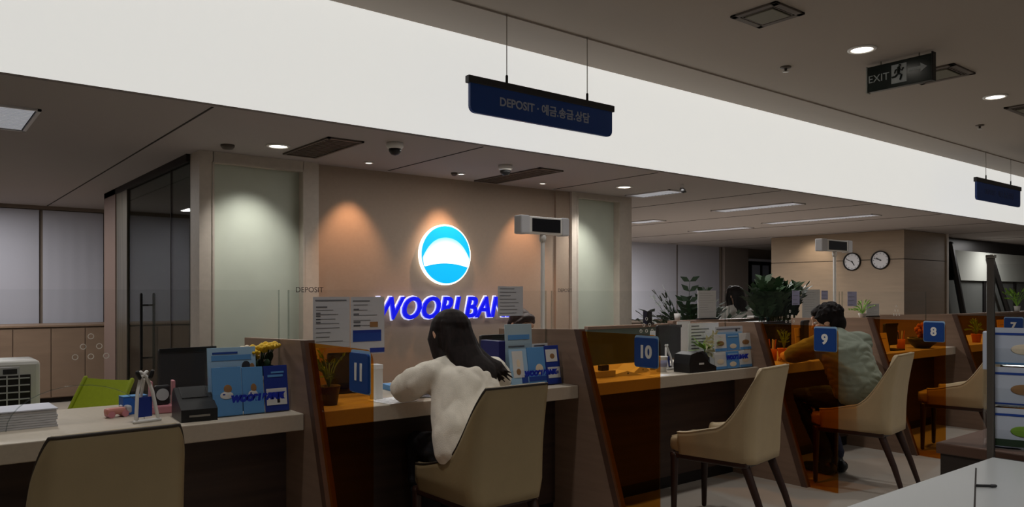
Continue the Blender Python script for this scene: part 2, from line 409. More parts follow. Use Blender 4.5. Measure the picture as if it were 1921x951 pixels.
def downlight(p, z, r, label, group):
    t = thing('downlight', label, 'ceiling light', (p.x, p.y, z), 0, group)
    part_of(t, 'trim_ring', MB().lathe([(r*1.25, 0), (r*1.25, -.008), (r, -.012), (r*.96, -.004), (r*.9, 0)]), m_white, True)
    part_of(t, 'lamp_disc', MB().lathe([(r*.9, -.003), (r*.9, -.006), (r*.2, -.008)]), m_lamp)
    return t
for px, py, r, lab in ((522, 273, .07, 'round lit downlight above the wide frosted glass panel'), (692, 304, .032, 'small spotlight above the emblem wall, first from the wide frosted glass'),
        (865, 325, .032, 'small spotlight above the round emblem'), (1018, 343, .032, 'small spotlight over the signboard on its pole'),
        (1171, 350, .07, 'round lit downlight above the narrow frosted glass panel')):
    downlight(at(px, py, z=ZL), ZL, r, lab, 'downlights in the low ceiling')
for px, py, lab in ((1617, 92, 'round lit downlight above the EXIT sign'), (1867, 181, 'round lit downlight in the high ceiling beyond the EXIT sign')):
    downlight(at(px, py, z=ZU), ZU, .085, lab, 'downlights in the high ceiling')
def sprinkler(px, py, z, lab):
    p = at(px, py, z=z-.02); t = thing('sprinkler', lab, 'sprinkler', (p.x, p.y, z), 0, 'ceiling sprinklers')
    part_of(t, 'plate', MB().lathe([(.045, 0), (.045, -.008), (.02, -.014)]), m_vent_dark, True)
    part_of(t, 'nozzle', MB().lathe([(.012, -.01), (.01, -.035), (.024, -.038), (.024, -.042)]), m_steel, True)
sprinkler(1474, 130, ZU, 'small sprinkler in the high ceiling between the vent and the light panel')
sprinkler(1838, 238, ZU, 'small sprinkler in the high ceiling above the far hanging sign')
p = at(427, 272, z=ZL)
t = thing('smoke_detector', 'small round detector in the low ceiling beside the wide frosted glass', 'smoke detector', (p.x, p.y, ZL))
part_of(t, 'base', MB().lathe([(.05, 0), (.05, -.012), (.035, -.03), (.01, -.034)]), m_vent_dark, True)
p = at(852, 324, z=ZL)
t = thing('smoke_detector', 'tiny dark detector beside the spotlight above the emblem', 'smoke detector', (p.x, p.y, ZL))
part_of(t, 'base', MB().lathe([(.03, 0), (.03, -.012), (.02, -.026), (.006, -.03)]), m_vent_dark, True)
for px, py, lab in ((741, 268, 'small dome camera in the ceiling nearer the wide frosted glass'), (948, 310, 'small dome camera beside the dark diffuser')):
    p = at(px, py, z=ZL); t = thing('dome_camera', lab, 'security camera', (p.x, p.y, ZL), 0, 'dome cameras in the low ceiling')
    part_of(t, 'housing', MB().lathe([(.06, 0), (.062, -.03), (.05, -.045)]), m_white, True)
    part_of(t, 'dome', MB().lathe([(.048, -.04), (.044, -.065), (.028, -.085), (.006, -.092)]), m_black, True)
p = at(1280, 346, z=ZL); t = thing('bullet_camera', 'small bullet camera under the ceiling past the narrow frosted glass', 'security camera', (p.x, p.y, ZL))
part_of(t, 'stem', MB().tube([(0, 0, 0), (0, 0, -.05)], .012), m_white, True)
part_of(t, 'barrel', MB().tube([(.03, .03, -.045), (-.06, -.06, -.075)], .024), m_black, True)
# square cassette vents in the high ceiling
def cassette(pts, lab):
    q = [at(*p_, z=ZU) for p_ in pts]; x0, x1 = min(v.x for v in q), max(v.x for v in q); y0, y1 = min(v.y for v in q), max(v.y for v in q)
    t = thing('ceiling_vent', lab, 'air vent', ((x0+x1)/2, (y0+y1)/2, ZU), 0, 'square vents in the high ceiling'); w, h = (x1-x0)/2, (y1-y0)/2
    b = MB()
    for a, c, d, e in ((-w, -w+.045, -h, h), (w-.045, w, -h, h), (-w, w, -h, -h+.045), (-w, w, h-.045, h)): b.box(a, c, d, e, -.015, 0, .003)
    part_of(t, 'frame', b, m_vent_dark); part_of(t, 'backing', MB().box(-w+.02, w-.02, -h+.02, h-.02, -.003, 0), m_groove)
    part_of(t, 'center_panel', MB().box(-w*.6, w*.6, -h*.6, h*.6, -.02, -.008, .004), mat('vent_panel', (104, 100, 84), .6))
    s = MB()
    for k in range(3):
        f = .7+.08*k
        for a, c, d, e in ((-w*f, -w*f+.008, -h*f, h*f), (w*f-.008, w*f, -h*f, h*f), (-w*f, w*f, -h*f, -h*f+.008), (-w*f, w*f, h*f-.008, h*f)): s.box(a, c, d, e, -.014, -.004)
    part_of(t, 'slats', s, m_vent_dark)
cassette(((1375, 32), (1450, 3), (1507, 22), (1428, 49)), 'square dark air vent in the high ceiling nearest the hanging deposit sign')
cassette(((1705, 148), (1770, 122), (1822, 132), (1752, 152)), 'square brownish air vent in the high ceiling behind the EXIT sign')
cassette(((1903, 200), (1950, 190), (1985, 205), (1935, 222)), 'square air vent in the high ceiling cut by the picture edge')
# EXIT sign
xs_ = 6.3
p = at(1690, 115, x=xs_); e0, e1 = at(1630, 128, x=xs_), at(1750, 105, x=xs_); zb0 = at(1630, 175, x=xs_).z
L = abs(e0.y-e1.y); H = e0.z-zb0
t = thing('exit_sign', 'dark EXIT sign with running figure and arrow hanging from the high ceiling', 'exit sign', (xs_, (e0.y+e1.y)/2, e0.z))
part_of(t, 'case', MB().box(-.025, .025, -L/2, L/2, -H, 0, .004), mat('exit_green', (14, 26, 22), .25))
part_of(t, 'end_cap', MB().box(-.03, .03, L/2, L/2+.012, -H-.005, .005, .003), m_blind_grey)
part_of(t, 'end_cap', MB().box(-.03, .03, -L/2-.012, -L/2, -H-.005, .012, .003), m_dark)
for yy in (-L*.3, L*.3): part_of(t, 'hanger', MB().tube([(0, yy, 0), (0, yy, ZU-e0.z)], .006), m_steel, True)
m_exit = mat('exit_marks', (150, 156, 156), .6); T = lambda y, z: facing((-.0265, y, z), -PI/2)
part_of(t, 'lettering', MB().add(text_mesh('EXIT', .085, .001), T(L*.315, -H*.52)), m_exit)
part_of(t, 'pictogram_panel', MB().box(-.0275, -.025, -.065, .055, -H*.86, -H*.14), m_exit)
r_ = MB(); rt = T(-.005, -H*.5) @ Matrix.Translation((0, 0, .003))
for pts, rad in (([(-.0, .045), (-.004, .0)], .012), ([(-.004, 0), (.022, -.018), (.012, -.05)], .008), ([(-.004, 0), (-.026, -.022), (-.05, -.024)], .008), ([(0, .034), (.026, .02), (.034, .036)], .006), ([(0, .034), (-.026, .03), (-.032, .008)], .006)):
    r_.tube([(a, c, 0) for a, c in pts], rad, seg=8, T=rt)
r_.ell((0, 0, 0), (.011, .011, .006), T=rt @ Matrix.Translation((.008, .062, 0)))
part_of(t, 'running_figure', r_, mat('exit_green', (14, 26, 22)))
part_of(t, 'arrow', MB().prism([(-.07, .012), (.02, .012), (.02, .035), (.07, 0), (.02, -.035), (.02, -.012), (-.07, -.012)], 0, .002, 'z', T=T(-L*.3, -H*.45)), m_exit)
# hanging signs
def hanging_sign(y, pa, pb, pc, wires, label, dim):
    a, b, c = at(*pa, y=y), at(*pb, y=y), at(*pc, y=y)
    w = b.x-a.x; h = a.z-c.z; zt = a.z
    t = thing('hanging_sign', label, 'sign', ((a.x+b.x)/2, y, zt), 0, 'blue signs hanging before the light panel')
    bar = h*.2
    part_of(t, 'top_rail', MB().box(-w/2-.008, w/2+.008, -.022, .022, -bar, 0, .004), m_black_soft)
    part_of(t, 'blade', MB().prism([(p_[0], p_[1]-bar-(h-bar)/2) for p_ in rrect(w*.985, h-bar, .045, 5, (0, 0, 1, 1))], -.012, .012, 'y'), m_hang)
    part_of(t, 'lettering', MB().add(text_mesh('DEPOSIT · 예금.송금.상담', h*.33, .0008, 0 if dim else .002), facing((-w*.0, -.0135, -bar-(h-bar)*.47))), mat('sign_lettering', (160, 168, 186), .6) if not dim else mat('dim_lettering', (70, 80, 112), .6))
    for f in wires:
        x = -w/2+w*f
        part_of(t, 'cable', MB().tube([(x, 0, 0), (x, 0, ZU-zt)], .0035, seg=6), m_steel, True)
        part_of(t, 'clamp', MB().tube([(x, 0, 0), (x, 0, .05)], .009, seg=8), m_dark, True)
hanging_sign(4.115, (878, 141), (1148, 196), (880, 210), (.24, .805), 'blue hanging sign lettered DEPOSIT with Korean words, nearest over the counter', False)
hanging_sign(4.115, (1830, 332), (1913, 349), (1831, 374), (.22, .78), 'small dark blue hanging sign far along the light panel', True)
# ------------------------------------------------------------------ emblem and lettering on the wall
ec = at(836, 478, y=YB); er = 56*(ec-Vector((0, 0, EYE))).dot(FW)/FPX
t = thing('wall_emblem', 'round lit blue and white emblem on the beige wall', 'logo sign', (ec.x, YB+.06, ec.z))
m_em_blue = mat('emblem_blue', (0, 166, 226), .4, emit=.85); m_em_glow = mat('emblem_glow', (255, 250, 236), .5, emit=1.6)
part_of(t, 'halo_box', MB().lathe([(er*.99, 0), (er*1.015, .02), (er*1.015, .045)], T=facing((0, -.02, 0)), seg=64), m_em_glow)
fm = bpy.data.materials.new('emblem_face'); fm.use_nodes = True; nt = fm.node_tree; bs = nt.nodes['Principled BSDF']
tc = nt.nodes.new('ShaderNodeTexCoord'); gr = nt.nodes.new('ShaderNodeVectorMath'); gr.operation = 'DISTANCE'; gr.inputs[1].default_value = (0, 0, -er*.62)
rp = nt.nodes.new('ShaderNodeValToRGB'); mr = nt.nodes.new('ShaderNodeMath'); mr.operation = 'DIVIDE'; mr.inputs[1].default_value = er*1.7
nt.links.new(tc.outputs['Object'], gr.inputs[0]); nt.links.new(gr.outputs['Value'], mr.inputs[0]); nt.links.new(mr.outputs[0], rp.inputs[0])
e = rp.color_ramp.elements; e[0].position = .50; e[0].color = (1, 1, 1, 1); e[1].position = .735; e[1].color = (*lin((70, 184, 234)), 1)
for k in ('Base Color', 'Emission Color'): nt.links.new(rp.outputs[0], bs.inputs[k])
bs.inputs['Emission Strength'].default_value = .95
R = er*.96
part_of(t, 'face', MB().prism([(R*math.cos(2*PI*i/72), R*math.sin(2*PI*i/72)) for i in range(72)], -.075, -.064, 'y'), m_em_blue)
# white hill: an arch below the upper sky and above the lower band
arch = []; 
for i in range(41):
    x = -R*.97+2*R*.97*i/40; k = x/(R*.97); arch.append((x, min(R*.60-R*.72*k*k*(.66+.34*k*k), math.sqrt(max(0, R*R-x*x))*.999)))
low = [(R*.97-2*R*.97*i/40, 0) for i in range(41)]
low = [(x, max(-R*.30-R*.16*(x/R)**2*1.0, -math.sqrt(max(0, R*R-x*x))*.999)) for x, _ in low]
bmh = MB()
bmh.prism(arch+low[1:-1], -.078, -.0745, 'y'); part_of(t, 'white_hill', bmh, fm)
# lettering, each letter lit blue with a pale edge behind
tz0, tz1 = at(836, 597, y=YB+.04).z, at(836, 556, y=YB+.04).z; tx0, tx1 = at(705, 575, y=YB+.04).x, at(974, 575, y=YB+.04).x
t = thing('wall_lettering', 'blue lit WOORI BANK letters on the wall below the round emblem', 'lettering', ((tx0+tx1)/2, YB+.06, (tz0+tz1)/2))
def fitted(body, w, h, bold, shear, depth):
    me = text_mesh(body, 1.0, .02, bold, shear)
    xs = [v.co.x for v in me.vertices]; ys = [v.co.y for v in me.vertices]; sx_, sy_ = w/(max(xs)-min(xs)), h/(max(ys)-min(ys)); mx_, my_ = (max(xs)+min(xs))/2, (max(ys)+min(ys))/2
    for v in me.vertices: v.co = Vector(((v.co.x-mx_)*sx_, (v.co.y-my_)*sy_, math.copysign(depth, v.co.z)))
    return me
part_of(t, 'letters', MB().add(fitted('WOORI BANK', tx1-tx0, (tz1-tz0), .02, .25, .012), facing((0, -.055, 0))), mat('letter_blue', (4, 12, 214), .4, emit=.85))
part_of(t, 'letter_glow', MB().add(fitted('WOORI BANK', (tx1-tx0)+.018, (tz1-tz0)+.02, .034, .25, .008), facing((0, -.034, 0))), mat('letter_glow', (226, 230, 255), .5, emit=.75))
# two clocks
for px, py, h1, h2, lab in ((1599, 491, 4.9, 9.8, 'round clock behind the ticket display pole'), (1652, 488, 10.0, 9.6, 'round clock with dark rim nearer the corner of the panel wall')):
    p = at(px, py, x=XC); r = .165
    t = thing('wall_clock', lab, 'clock', (XC, p.y, p.z), -PI/2, 'clocks on the panel wall')
    F_ = facing((0, 0, 0))
    part_of(t, 'rim', MB().lathe([(r*.88, .0), (r, .0), (r, .03), (r*.95, .04), (r*.88, .034), (r*.86, .01)], T=F_, seg=40, hollow=True), m_dark, True)
    part_of(t, 'dial', MB().lathe([(r*.88, .005), (r*.88, .012)], T=F_, seg=40), m_grey_paper)
    n = MB()
    for k in range(12):
        a = k*PI/6; n.box(-.004, .004, r*.68, r*.8, .012, .014, T=F_ @ Matrix.Rotation(a, 4, 'Z'))
    part_of(t, 'hour_marks', n, m_ink_dark)
    for hh, ll, ww in ((h1, .5, .007), (h2, .72, .005)):
        part_of(t, 'hand', MB().box(-ww, ww, -.02, r*ll, .016, .019, T=F_ @ Matrix.Rotation(-hh*PI/6, 4, 'Z')), m_black)
    part_of(t, 'hub', MB().lathe([(.012, .014), (.012, .022)], T=F_, seg=12), m_black)
# ------------------------------------------------------------------ lamps that light the room
for px in (692, 865, 1018):
    p = at(px, {692: 304, 865: 325, 1018: 343}[px], z=ZL)
    lamp('SPOT', (p.x, YB-.24, ZL-.03), E_WARM*.85, (1, .52, .27), .03, 66, .75, aim=(p.x, YB+.06, ZL-1.05))
for px, py in ((522, 273), (1171, 350)):
    p = at(px, py, z=ZL)
    lamp('SPOT', (p.x, YB-.35, ZL-.03), E_SPOT*1.9, (1, .97, .92), .04, 82, 1.0, aim=(p.x-.05, YB+.1, ZL-1.3))
for x in (.6, 2.2, 3.8, 5.4, 7.1): lamp('SPOT', (x, YF+.35, ZL-.04), E_SPOT*1.5, (1, .97, .92), .06, 80, .8, aim=(x, 3.9, .8))     # staff side downlights
for x in (-1.4, 1.0, 3.43, 5.85, 8.27, 10.7, 13.1):                                                                            # hall downlights; the second row is unseen, added for front fill
    lamp('SPOT', (x, 2.95, ZU-.05), E_HALL, (1, .98, .95), .08, 105, .8)
    lamp('SPOT', (x-.3, .3, ZU-.05), E_HALL*1.4, (1, .98, .95), .08, 115, .8)
for x, y, k in ((.3, 8.4, .55), (.6, 10.0, .45), (9.3, 6.6, 1), (8.6, 9.4, 1), (10.9, 7.0, .9), (11.2, 9.6, 1), (17.6, 5.5, .8)):
    lamp('AREA', (x, y, ZL-.03), E_OFFICE*k, (1, .97, .94), .25, sy=1.0)  # area lamps without fittings, added to brighten the back office
lamp('AREA', (4.6, 4.95, ZL-.03), E_OFFICE*.42, (1, .96, .92), 3.0, sy=.2)  # added lamp without a fitting, lifts the lower emblem wall
lamp('SPOT', (XC-.5, 7.6, ZL-.05), E_SPOT, (1, .85, .68), .05, 90, .8, aim=(XC+.2, 7.9, 1.5))
# ------------------------------------------------------------------ counters, dividers, screens
CT, CF, CB = .78, 3.16, 3.95            # worktop height, its front and back edge
DV = [-.25, 1.386, 3.015, 4.76, 6.38, 8.05]
clab = {12: 'cream-topped dark counter with the flowers and blue leaflets, left of the number 11 sign', 11: 'cream-topped dark counter where the woman in the sweater writes',
        10: 'cream-topped dark counter with the black card terminal, just right of the number 10 sign', 9: 'cream-topped dark counter where the man in green leans, at the number 9 sign',
        8: 'cream-topped dark counter with an empty cream chair, at the number 8 sign', 7: 'cream-topped dark counter at the number 7 sign, behind the leaflet stand'}
for i, no in enumerate((12, 11, 10, 9, 8, 7)):
    x0, x1 = DV[i]+.022, (DV[i+1]-.022 if i < 5 else 11.6)
    c = thing('service_counter', clab[no], 'counter', ((x0+x1)/2, CF, 0), 0, 'service counters in a row'); w = (x1-x0)/2
    part_of(c, 'worktop', MB().box(-w, w, 0, CB-CF, CT-.072, CT, .004), m_counter)
    part_of(c, 'front_panel', MB().box(-w, w, .20, .225, .08, CT-.072), m_walnut)
    part_of(c, 'plinth', MB().box(-w, w, .215, .24, 0, .08), m_dark)
    part_of(c, 'side_panel', MB().box(-w, -w+.02, .225, CB-CF-.03, .0, CT-.072), m_walnut)
    part_of(c, 'side_panel', MB().box(w-.02, w, .225, CB-CF-.03, .0, CT-.072), m_walnut)
GY = 2.585
for i, no in enumerate((11, 10, 9, 8, 7)):
    x = DV[i+1]
    d = thing('counter_divider', 'brown sloping counter divider with amber glass wing and blue number %d sign' % no, 'divider', (x, CF, 0), 0, 'dividers between the counters')
    Y = lambda y: y-CF
    part_of(d, 'wood_panel', MB().prism([(Y(3.90), 0), (Y(3.90), 1.075), (Y(3.195), 1.095), (Y(2.83), 0)], -.02, .02, 'x'), m_divider)
    part_of(d, 'front_edge', MB().prism([(Y(3.196), 1.095), (Y(3.155), 1.096), (Y(2.79), 0), (Y(2.831), 0)], -.024, .024, 'x'), m_divider_edge)
    gl = [(Y(2.795), .004), (Y(GY), .004)] + [(Y(GY)+.05-.05*math.cos(a*PI/10), 1.035+.05*math.sin(a*PI/10)) for a in range(6)] + [(Y(3.153), 1.085)]
    part_of(d, 'glass_wing', MB().prism(gl, -.005, .005, 'x'), m_amber)
    sg = part_of(d, 'number_sign', MB().prism([(p_[0]+Y(2.668), p_[1]+.995) for p_ in rrect(.15, .15, .012)], -.016, -.006, 'x'), m_sign)
    part_of(sg, 'sign_back', MB().prism([(p_[0]+Y(2.668), p_[1]+.998) for p_ in rrect(.162, .166, .014)], -.0062, -.0052, 'x'), m_pale)
    MB().add(text_mesh(str(no), .088, .0006, .004), facing((-.0168, Y(2.668), .995), -PI/2)).build('number', m_white_mark, sg)
SY = 3.44
m_edge = glass('acrylic_edge', (.80, .83, .82), .5)
m_faint = mat('faint_marks', (120, 112, 112), .6)
for i, no in enumerate((12, 11, 10, 9, 8)):
    x0, x1 = DV[i]+.025, DV[i+1]-.025; w = (x1-x0)/2; xm = (x0+x1)/2
    s = thing('acrylic_screen', 'clear acrylic screen standing on the counter ' + {12: 'with an arched pass-through, before the lime chair', 11: 'before the emblem wall, carrying the two-page notice', 10: 'between the number 10 and number 9 signs', 9: 'in front of the man in green', 8: 'at the number 8 sign'}[no], 'screen', (xm, SY, CT), 0, 'clear screens along the counter')
    aw, ah = .24, .155; ax = (at(147, 790, y=SY).x-xm) if no == 12 else 0
    H = 1.315-CT
    arc = [(ax+aw*math.cos(PI*k/16), ah*math.sin(PI*k/16)) for k in range(17)]
    part_of(s, 'sheet', MB().prism([(-w, 0), (-w, H), (w, H), (w, 0)] + ([(a, max(b, .0001)) for a, b in arc] if no == 12 else []), -.004, .004, 'y'), m_clear)
    for e0 in (-w-.004, w): part_of(s, 'edge_strip', MB().box(e0, e0+.004, -.005, .005, 0, H), m_edge)
    if no == 12: part_of(s, 'arch_edge', MB().tube([(a, -.004, b+.002) for a, b in arc], .0022, seg=6), m_edge, True)
    hx = {12: at(170, 652, y=SY).x, 11: at(824, 630, y=SY).x, 10: at(1212, 612, y=SY).x, 9: at(1481, 602, y=SY).x, 8: at(1681, 590, y=SY).x}[no]-xm
    hz = {12: at(170, 652, y=SY).z, 11: 1.1, 10: 1.085, 9: 1.11, 8: 1.13}[no]-CT
    for dx, dz in ((0, .045), (-.027, 0.005), (.03, .005), (-.055, -.035), (.0, -.035), (.055, -.035)):
        part_of(s, 'speaking_hole', MB().lathe([(.0088, 0), (.0115, 0), (.0115, .0015), (.0088, .0015)], T=facing((hx+dx, -.004, hz+dz)), seg=14, hollow=True), m_white_mark)
    if no in (12, 11):
        lx = at(581, 544, y=SY).x if no == 12 else at(1060, 545, y=SY).x
        if no == 12: lx = x1-.05
    if no in (11, 10):
        q = at(580, 544, y=SY) if no == 11 else at(1059, 545, y=SY)
        part_of(s, 'lettering', MB().add(text_mesh('DEPOSIT', .036 if no == 11 else .03, .0003), facing((max(q.x-xm, -w+.09), -.0048, q.z-CT))), mat('screen_letters', (70, 60, 62), .6))
# ------------------------------------------------------------------ low partition behind the staff
YP = 4.9
px0, px1 = at(1262, 600, y=YP).x, at(1436, 600, y=YP).x
def partition(x0, x1, h, lab):
    t = thing('low_partition', lab, 'partition', ((x0+x1)/2, YP, 0), 0, 'low office partitions'); w = (x1-x0)/2
    part_of(t, 'panel', MB().box(-w, w, 0, .05, 0, h-.03), mat('partition_wood', (122, 98, 82), .6, grain=((2, 2, 22), .1)))
    part_of(t, 'cap_rail', MB().box(-w-.01, w+.01, -.012, .062, h-.03, h, .004), mat('partition_cap', (150, 124, 106), .5))
    part_of(t, 'end_post', MB().box(w-.04, w+.012, -.016, .066, 0, h-.03), mat('partition_cap', (150, 124, 106), .5))
partition(px0, px1, 1.03, 'brown low partition in front of the staff member in white')
partition(at(1499, 600, y=YP).x, at(1660, 600, y=YP).x, .99, 'brown low partition behind the man in green')
partition(at(1662, 600, y=YP).x, 20.5, .99, 'long brown low partition below the panel wall')
gx0, gx1 = at(1187, 610, y=YP+.1).x, at(1258, 610, y=YP+.1).x
t = thing('low_partition', 'greenish glass low partition next to the narrow frosted glass', 'partition', ((gx0+gx1)/2-.3, YP+.1, 0)); w = (gx1-gx0)/2+.3
part_of(t, 'panel', MB().box(-w, w, 0, .03, 0, .97), mat('green_partition', (104, 118, 108), .35))
part_of(t, 'cap_rail', MB().box(-w, w, -.01, .04, .97, 1.0, .004), mat('partition_cap', (150, 124, 106), .5))
# ------------------------------------------------------------------ chairs
def chair_shell(mb, inset, zbot, thick, W=.225, D=.47, top=.90):
    """outline from front left round the back to front right; returns rows"""
def sstep(a, b, v):
    t_ = max(0, min(1, (v-a)/(b-a))); return t_*t_*(3-2*t_)
def shell_path(n=56):
    w, yb, yf, r = .214, -.0, .44, .06
    pts = [(-w, yf)]
    pts += [(-w, yf-(yf-r)*k/18) for k in range(1, 19)]
    pts += [(-w+r-r*math.cos(a), r-r*math.sin(a)) for a in (PI/2*k/9 for k in range(1, 10))]
    pts += [(-w+r+(2*w-2*r)*k/10, 0) for k in range(1, 10)]
    pts += [(w-r+r*math.sin(a), r-r*math.cos(a)) for a in (PI/2*k/9 for k in range(0, 10))]
    pts += [(w, r+(yf-r)*k/18) for k in range(1, 19)]
    return pts
def make_chair(label, leather, piping):
    t = thing('armchair', label, 'chair', (0, 0, 0), 0, 'cream customer chairs')
    P = shell_path(); n = len(P); zb = .385
    out_b, rows = [], []
    def rim(i):
        x, y = P[i]
        # height of the upper edge: level arms in front, swooping up to the backrest
        k = max(0, 1-max(0, y-.008)/.21)**1.95
        arm = .52+.05*sstep(.44, .16, y)
        return arm + (.905-arm)*k
    def pt(i, z, off):
        x, y = P[i]; a = Vector((P[min(i+1, n-1)][0]-P[max(i-1, 0)][0], P[min(i+1, n-1)][1]-P[max(i-1, 0)][1], 0)).normalized()
        nrm = Vector((a.y, -a.x, 0))                    # points outward
        f = max(0, (z-.42)/.48); bk = sstep(.30, 0, y)
        x2 = x*(1-.05*f*f*bk); y2 = y - .055*f**1.25*bk + (.012*math.sin(min(1, f)*PI)*bk)
        nar = 1-.10*max(0, (.46-z)/.08) if z < .46 else 1
        return Vector((x2*nar, y2*1.0, z)) - nrm*off
    NV = 12; th = .045
    grid_ = []
    for i in range(n):
        zr = rim(i); col = []
        for k in range(NV+1): col.append(pt(i, zb+(zr-.018-zb)*k/NV, 0))
        col.append(pt(i, zr-.004, .008)); col.append(pt(i, zr, .02)); col.append(pt(i, zr-.004, .034))
        for k in range(NV+1): col.append(pt(i, zr-.018-(zr-.018-.43)*k/NV, th+.012*math.sin(PI*k/NV)))
        col.append(pt(i, zb, th)); grid_.append(col)
    b = MB(); b.grid(grid_, close=True)
    bm = b.bm; bm.verts.ensure_lookup_table(); m_ = len(grid_[0])
    bm.faces.new([bm.verts[j] for j in range(m_)]); bm.faces.new([bm.verts[(n-1)*m_+j] for j in range(m_)][::-1])
    part_of(t, 'shell', b, leather, True)
    b = MB(); b.tube([pt(i, rim(i)-.006, .006) for i in range(n)], .0055, seg=8)
    part_of(t, 'piping', b, piping, True)
    seat = MB(); seat.prism([(x_, y_+.275) for x_, y_ in rrect(.372, .50, .06, 6)], .40, .475, 'z')
    bm = seat.bm
    bmesh.ops.bevel(bm, geom=[e for e in bm.edges if abs(e.verts[0].co.z-e.verts[1].co.z) < 1e-5], offset=.02, segments=3, affect='EDGES', profile=.5)
    part_of(t, 'seat', seat, leather, True)
    # front rail below the cushion is a wider pad front
    part_of(t, 'frame', MB().box(-.195, .195, .035, .50, .36, .398, .01), m_leg)
    for sx_ in (-1, 1):
        part_of(t, 'leg', MB().tube([(sx_*.18, .475, .375), (sx_*.183, .48, .02)], [.024, .015], seg=8), m_leg, True)
        part_of(t, 'leg', MB().tube([(sx_*.165, .06, .375), (sx_*.172, -.02, .18), (sx_*.18, -.075, .016)], [.025, .02, .015], seg=8), m_leg, True)
    return t
chairs = []
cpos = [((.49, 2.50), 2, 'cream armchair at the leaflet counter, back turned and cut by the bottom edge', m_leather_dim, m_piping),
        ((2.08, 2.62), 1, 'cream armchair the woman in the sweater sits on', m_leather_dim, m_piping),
        ((3.72, 2.42), 10, 'empty cream armchair standing before the card terminal counter', m_leather, m_leather),
        ((5.16, 2.38), 9, 'cream armchair the man in green sits on', m_leather, m_leather),
        ((6.88, 2.42), 10, 'empty cream armchair before the number 8 counter, partly behind the glass post', m_leather, m_leather)]
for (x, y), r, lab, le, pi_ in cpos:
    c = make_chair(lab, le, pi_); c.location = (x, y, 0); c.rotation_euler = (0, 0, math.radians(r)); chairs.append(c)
# ------------------------------------------------------------------ display poles
def display_pole(x, y, zc, wd, hd, label):
    t = thing('display_pole', label, 'sign display', (x, y, 0), 0, 'counter displays on poles')
    part_of(t, 'base', MB().lathe([(.11, 0), (.11, .015), (.03, .03), (.02, .05)]), m_white, True)
    part_of(t, 'pole', MB().tube([(0, 0, .03), (0, 0, zc-hd/2+.01)], .015), m_white, True)
    part_of(t, 'collar', MB().lathe([(.022, zc-hd/2-.05), (.024, zc-hd/2-.02), (.02, zc-hd/2)], seg=16), m_white, True)
    part_of(t, 'case', MB().box(-wd/2, wd/2, -.03, .04, zc-hd/2, zc+hd/2, .012), m_white)
    part_of(t, 'screen', MB().box(-wd*.28, wd*.32, -.034, -.029, zc-hd*.38, zc+hd*.38, .002), mat('display_black', (12, 12, 18), .2))
    part_of(t, 'side_grip', MB().box(-wd/2-.008, -wd*.33, -.036, .044, zc-hd/2-.004, zc+hd/2+.004, .01), m_grey_paper)
    part_of(t, 'side_grip', MB().box(wd*.36, wd/2+.008, -.036, .044, zc-hd/2-.004, zc+hd/2+.004, .01), m_grey_paper)
def pole_px(pa, pb, pc, pd, y, lab):
    a, b, c, d = at(*pa, y=y), at(*pb, y=y), at(*pc, y=y), at(*pd, y=y)
    display_pole((a.x+b.x)/2, y, (a.z+c.z)/2, b.x-a.x, a.z-c.z, lab)
pole_px((973, 404), (1061, 408), (973, 437), (1061, 442), 4.06, 'white counter display with dark screen on a tall pole before the emblem wall')
pole_px((1537, 448), (1593, 451), (1537, 470), (1593, 474), 4.06, 'white counter display on a pole above the man in green')
# ------------------------------------------------------------------ notices on the screens
def notice(pa, pb, y, label, m, lines, extra=None, tilt=0):
    """paper sheet seen between its upper left and lower right pixel"""
    a, b = at(*pa, y=y), at(*pb, y=y); w, h = b.x-a.x, a.z-b.z
    t = thing('notice', label, 'notice', ((a.x+b.x)/2, y, b.z), 0, 'paper notices on the screens')
    part_of(t, 'sheet', MB().box(-w/2, w/2, -.0006, .0006, 0, h), m)
    if lines:
        q = MB()
        for x_, z_, l_, k_ in lines: q.box(-w/2+w*x_, -w/2+w*(x_+l_), -.0012, -.0006, h*z_-.0025*k_, h*z_+.0025*k_)
        part_of(t, 'print', q, m_ink)
    for nm, x0, x1, z0, z1, mm in extra or ():
        part_of(t, nm, MB().box(-w/2+w*x0, -w/2+w*x1, -.0014, -.0007, h*z0, h*z1), mm)
    return t
rl = random.Random(3)
def text_lines(n, top=.92, bot=.1, l=.8): return [(.08, top-(top-bot)*k/(n-1), rl.uniform(.45, 1)*l, .55) for k in range(n)]
ny = SY-.012
notice((587, 557), (656, 650), ny, 'pale two-column text notice on the screen, nearer the frosted glass', m_grey_paper, [(.06, .93, .85, 1.3), (.08, .8, .3, 1.3), (.08, .68, .12, 1.2), (.08, .62, .12, 1.2), (.08, .56, .12, 1.2), (.08, .5, .12, 1.2)] + text_lines(8, .74, .12))
notice((658, 557), (721, 662), ny, 'pale notice with blue boxes at its foot on the screen beside the lettering', m_grey_paper, [(.06, .93, .5, 1.2), (.08, .78, .16, 1.6), (.08, .7, .16, 1.6), (.08, .56, .2, 1.6), (.08, .5, .2, 1.6)] + text_lines(5, .86, .5, .7),
       [('blue_box', .06, .9, .22, .37, m_ink_blue), ('blue_box_top', .06, .9, .37, .42, m_navy), ('blue_strip', .56, 1.0, .02, .1, m_navy), ('picture', .56, .8, .47, .56, m_print_brown)])
notice((934, 537), (981, 592), ny, 'pale text notice on the screen at the end of the blue lettering', m_grey_paper, text_lines(8))
notice((1590, 547), (1607, 574), ny, 'small lilac notice on the screen beside the display pole above the man', mat('lilac_paper', (150, 150, 178), .8), text_lines(4))
notice((1486, 545), (1500, 572), ny, 'small lilac slip on the screen left of the white paper sign', mat('lilac_paper', (150, 150, 178), .8), text_lines(4))
notice((1541, 545), (1553, 562), ny, 'narrow lilac slip on the screen just left of the display pole', mat('lilac_paper', (150, 150, 178), .8), text_lines(3))
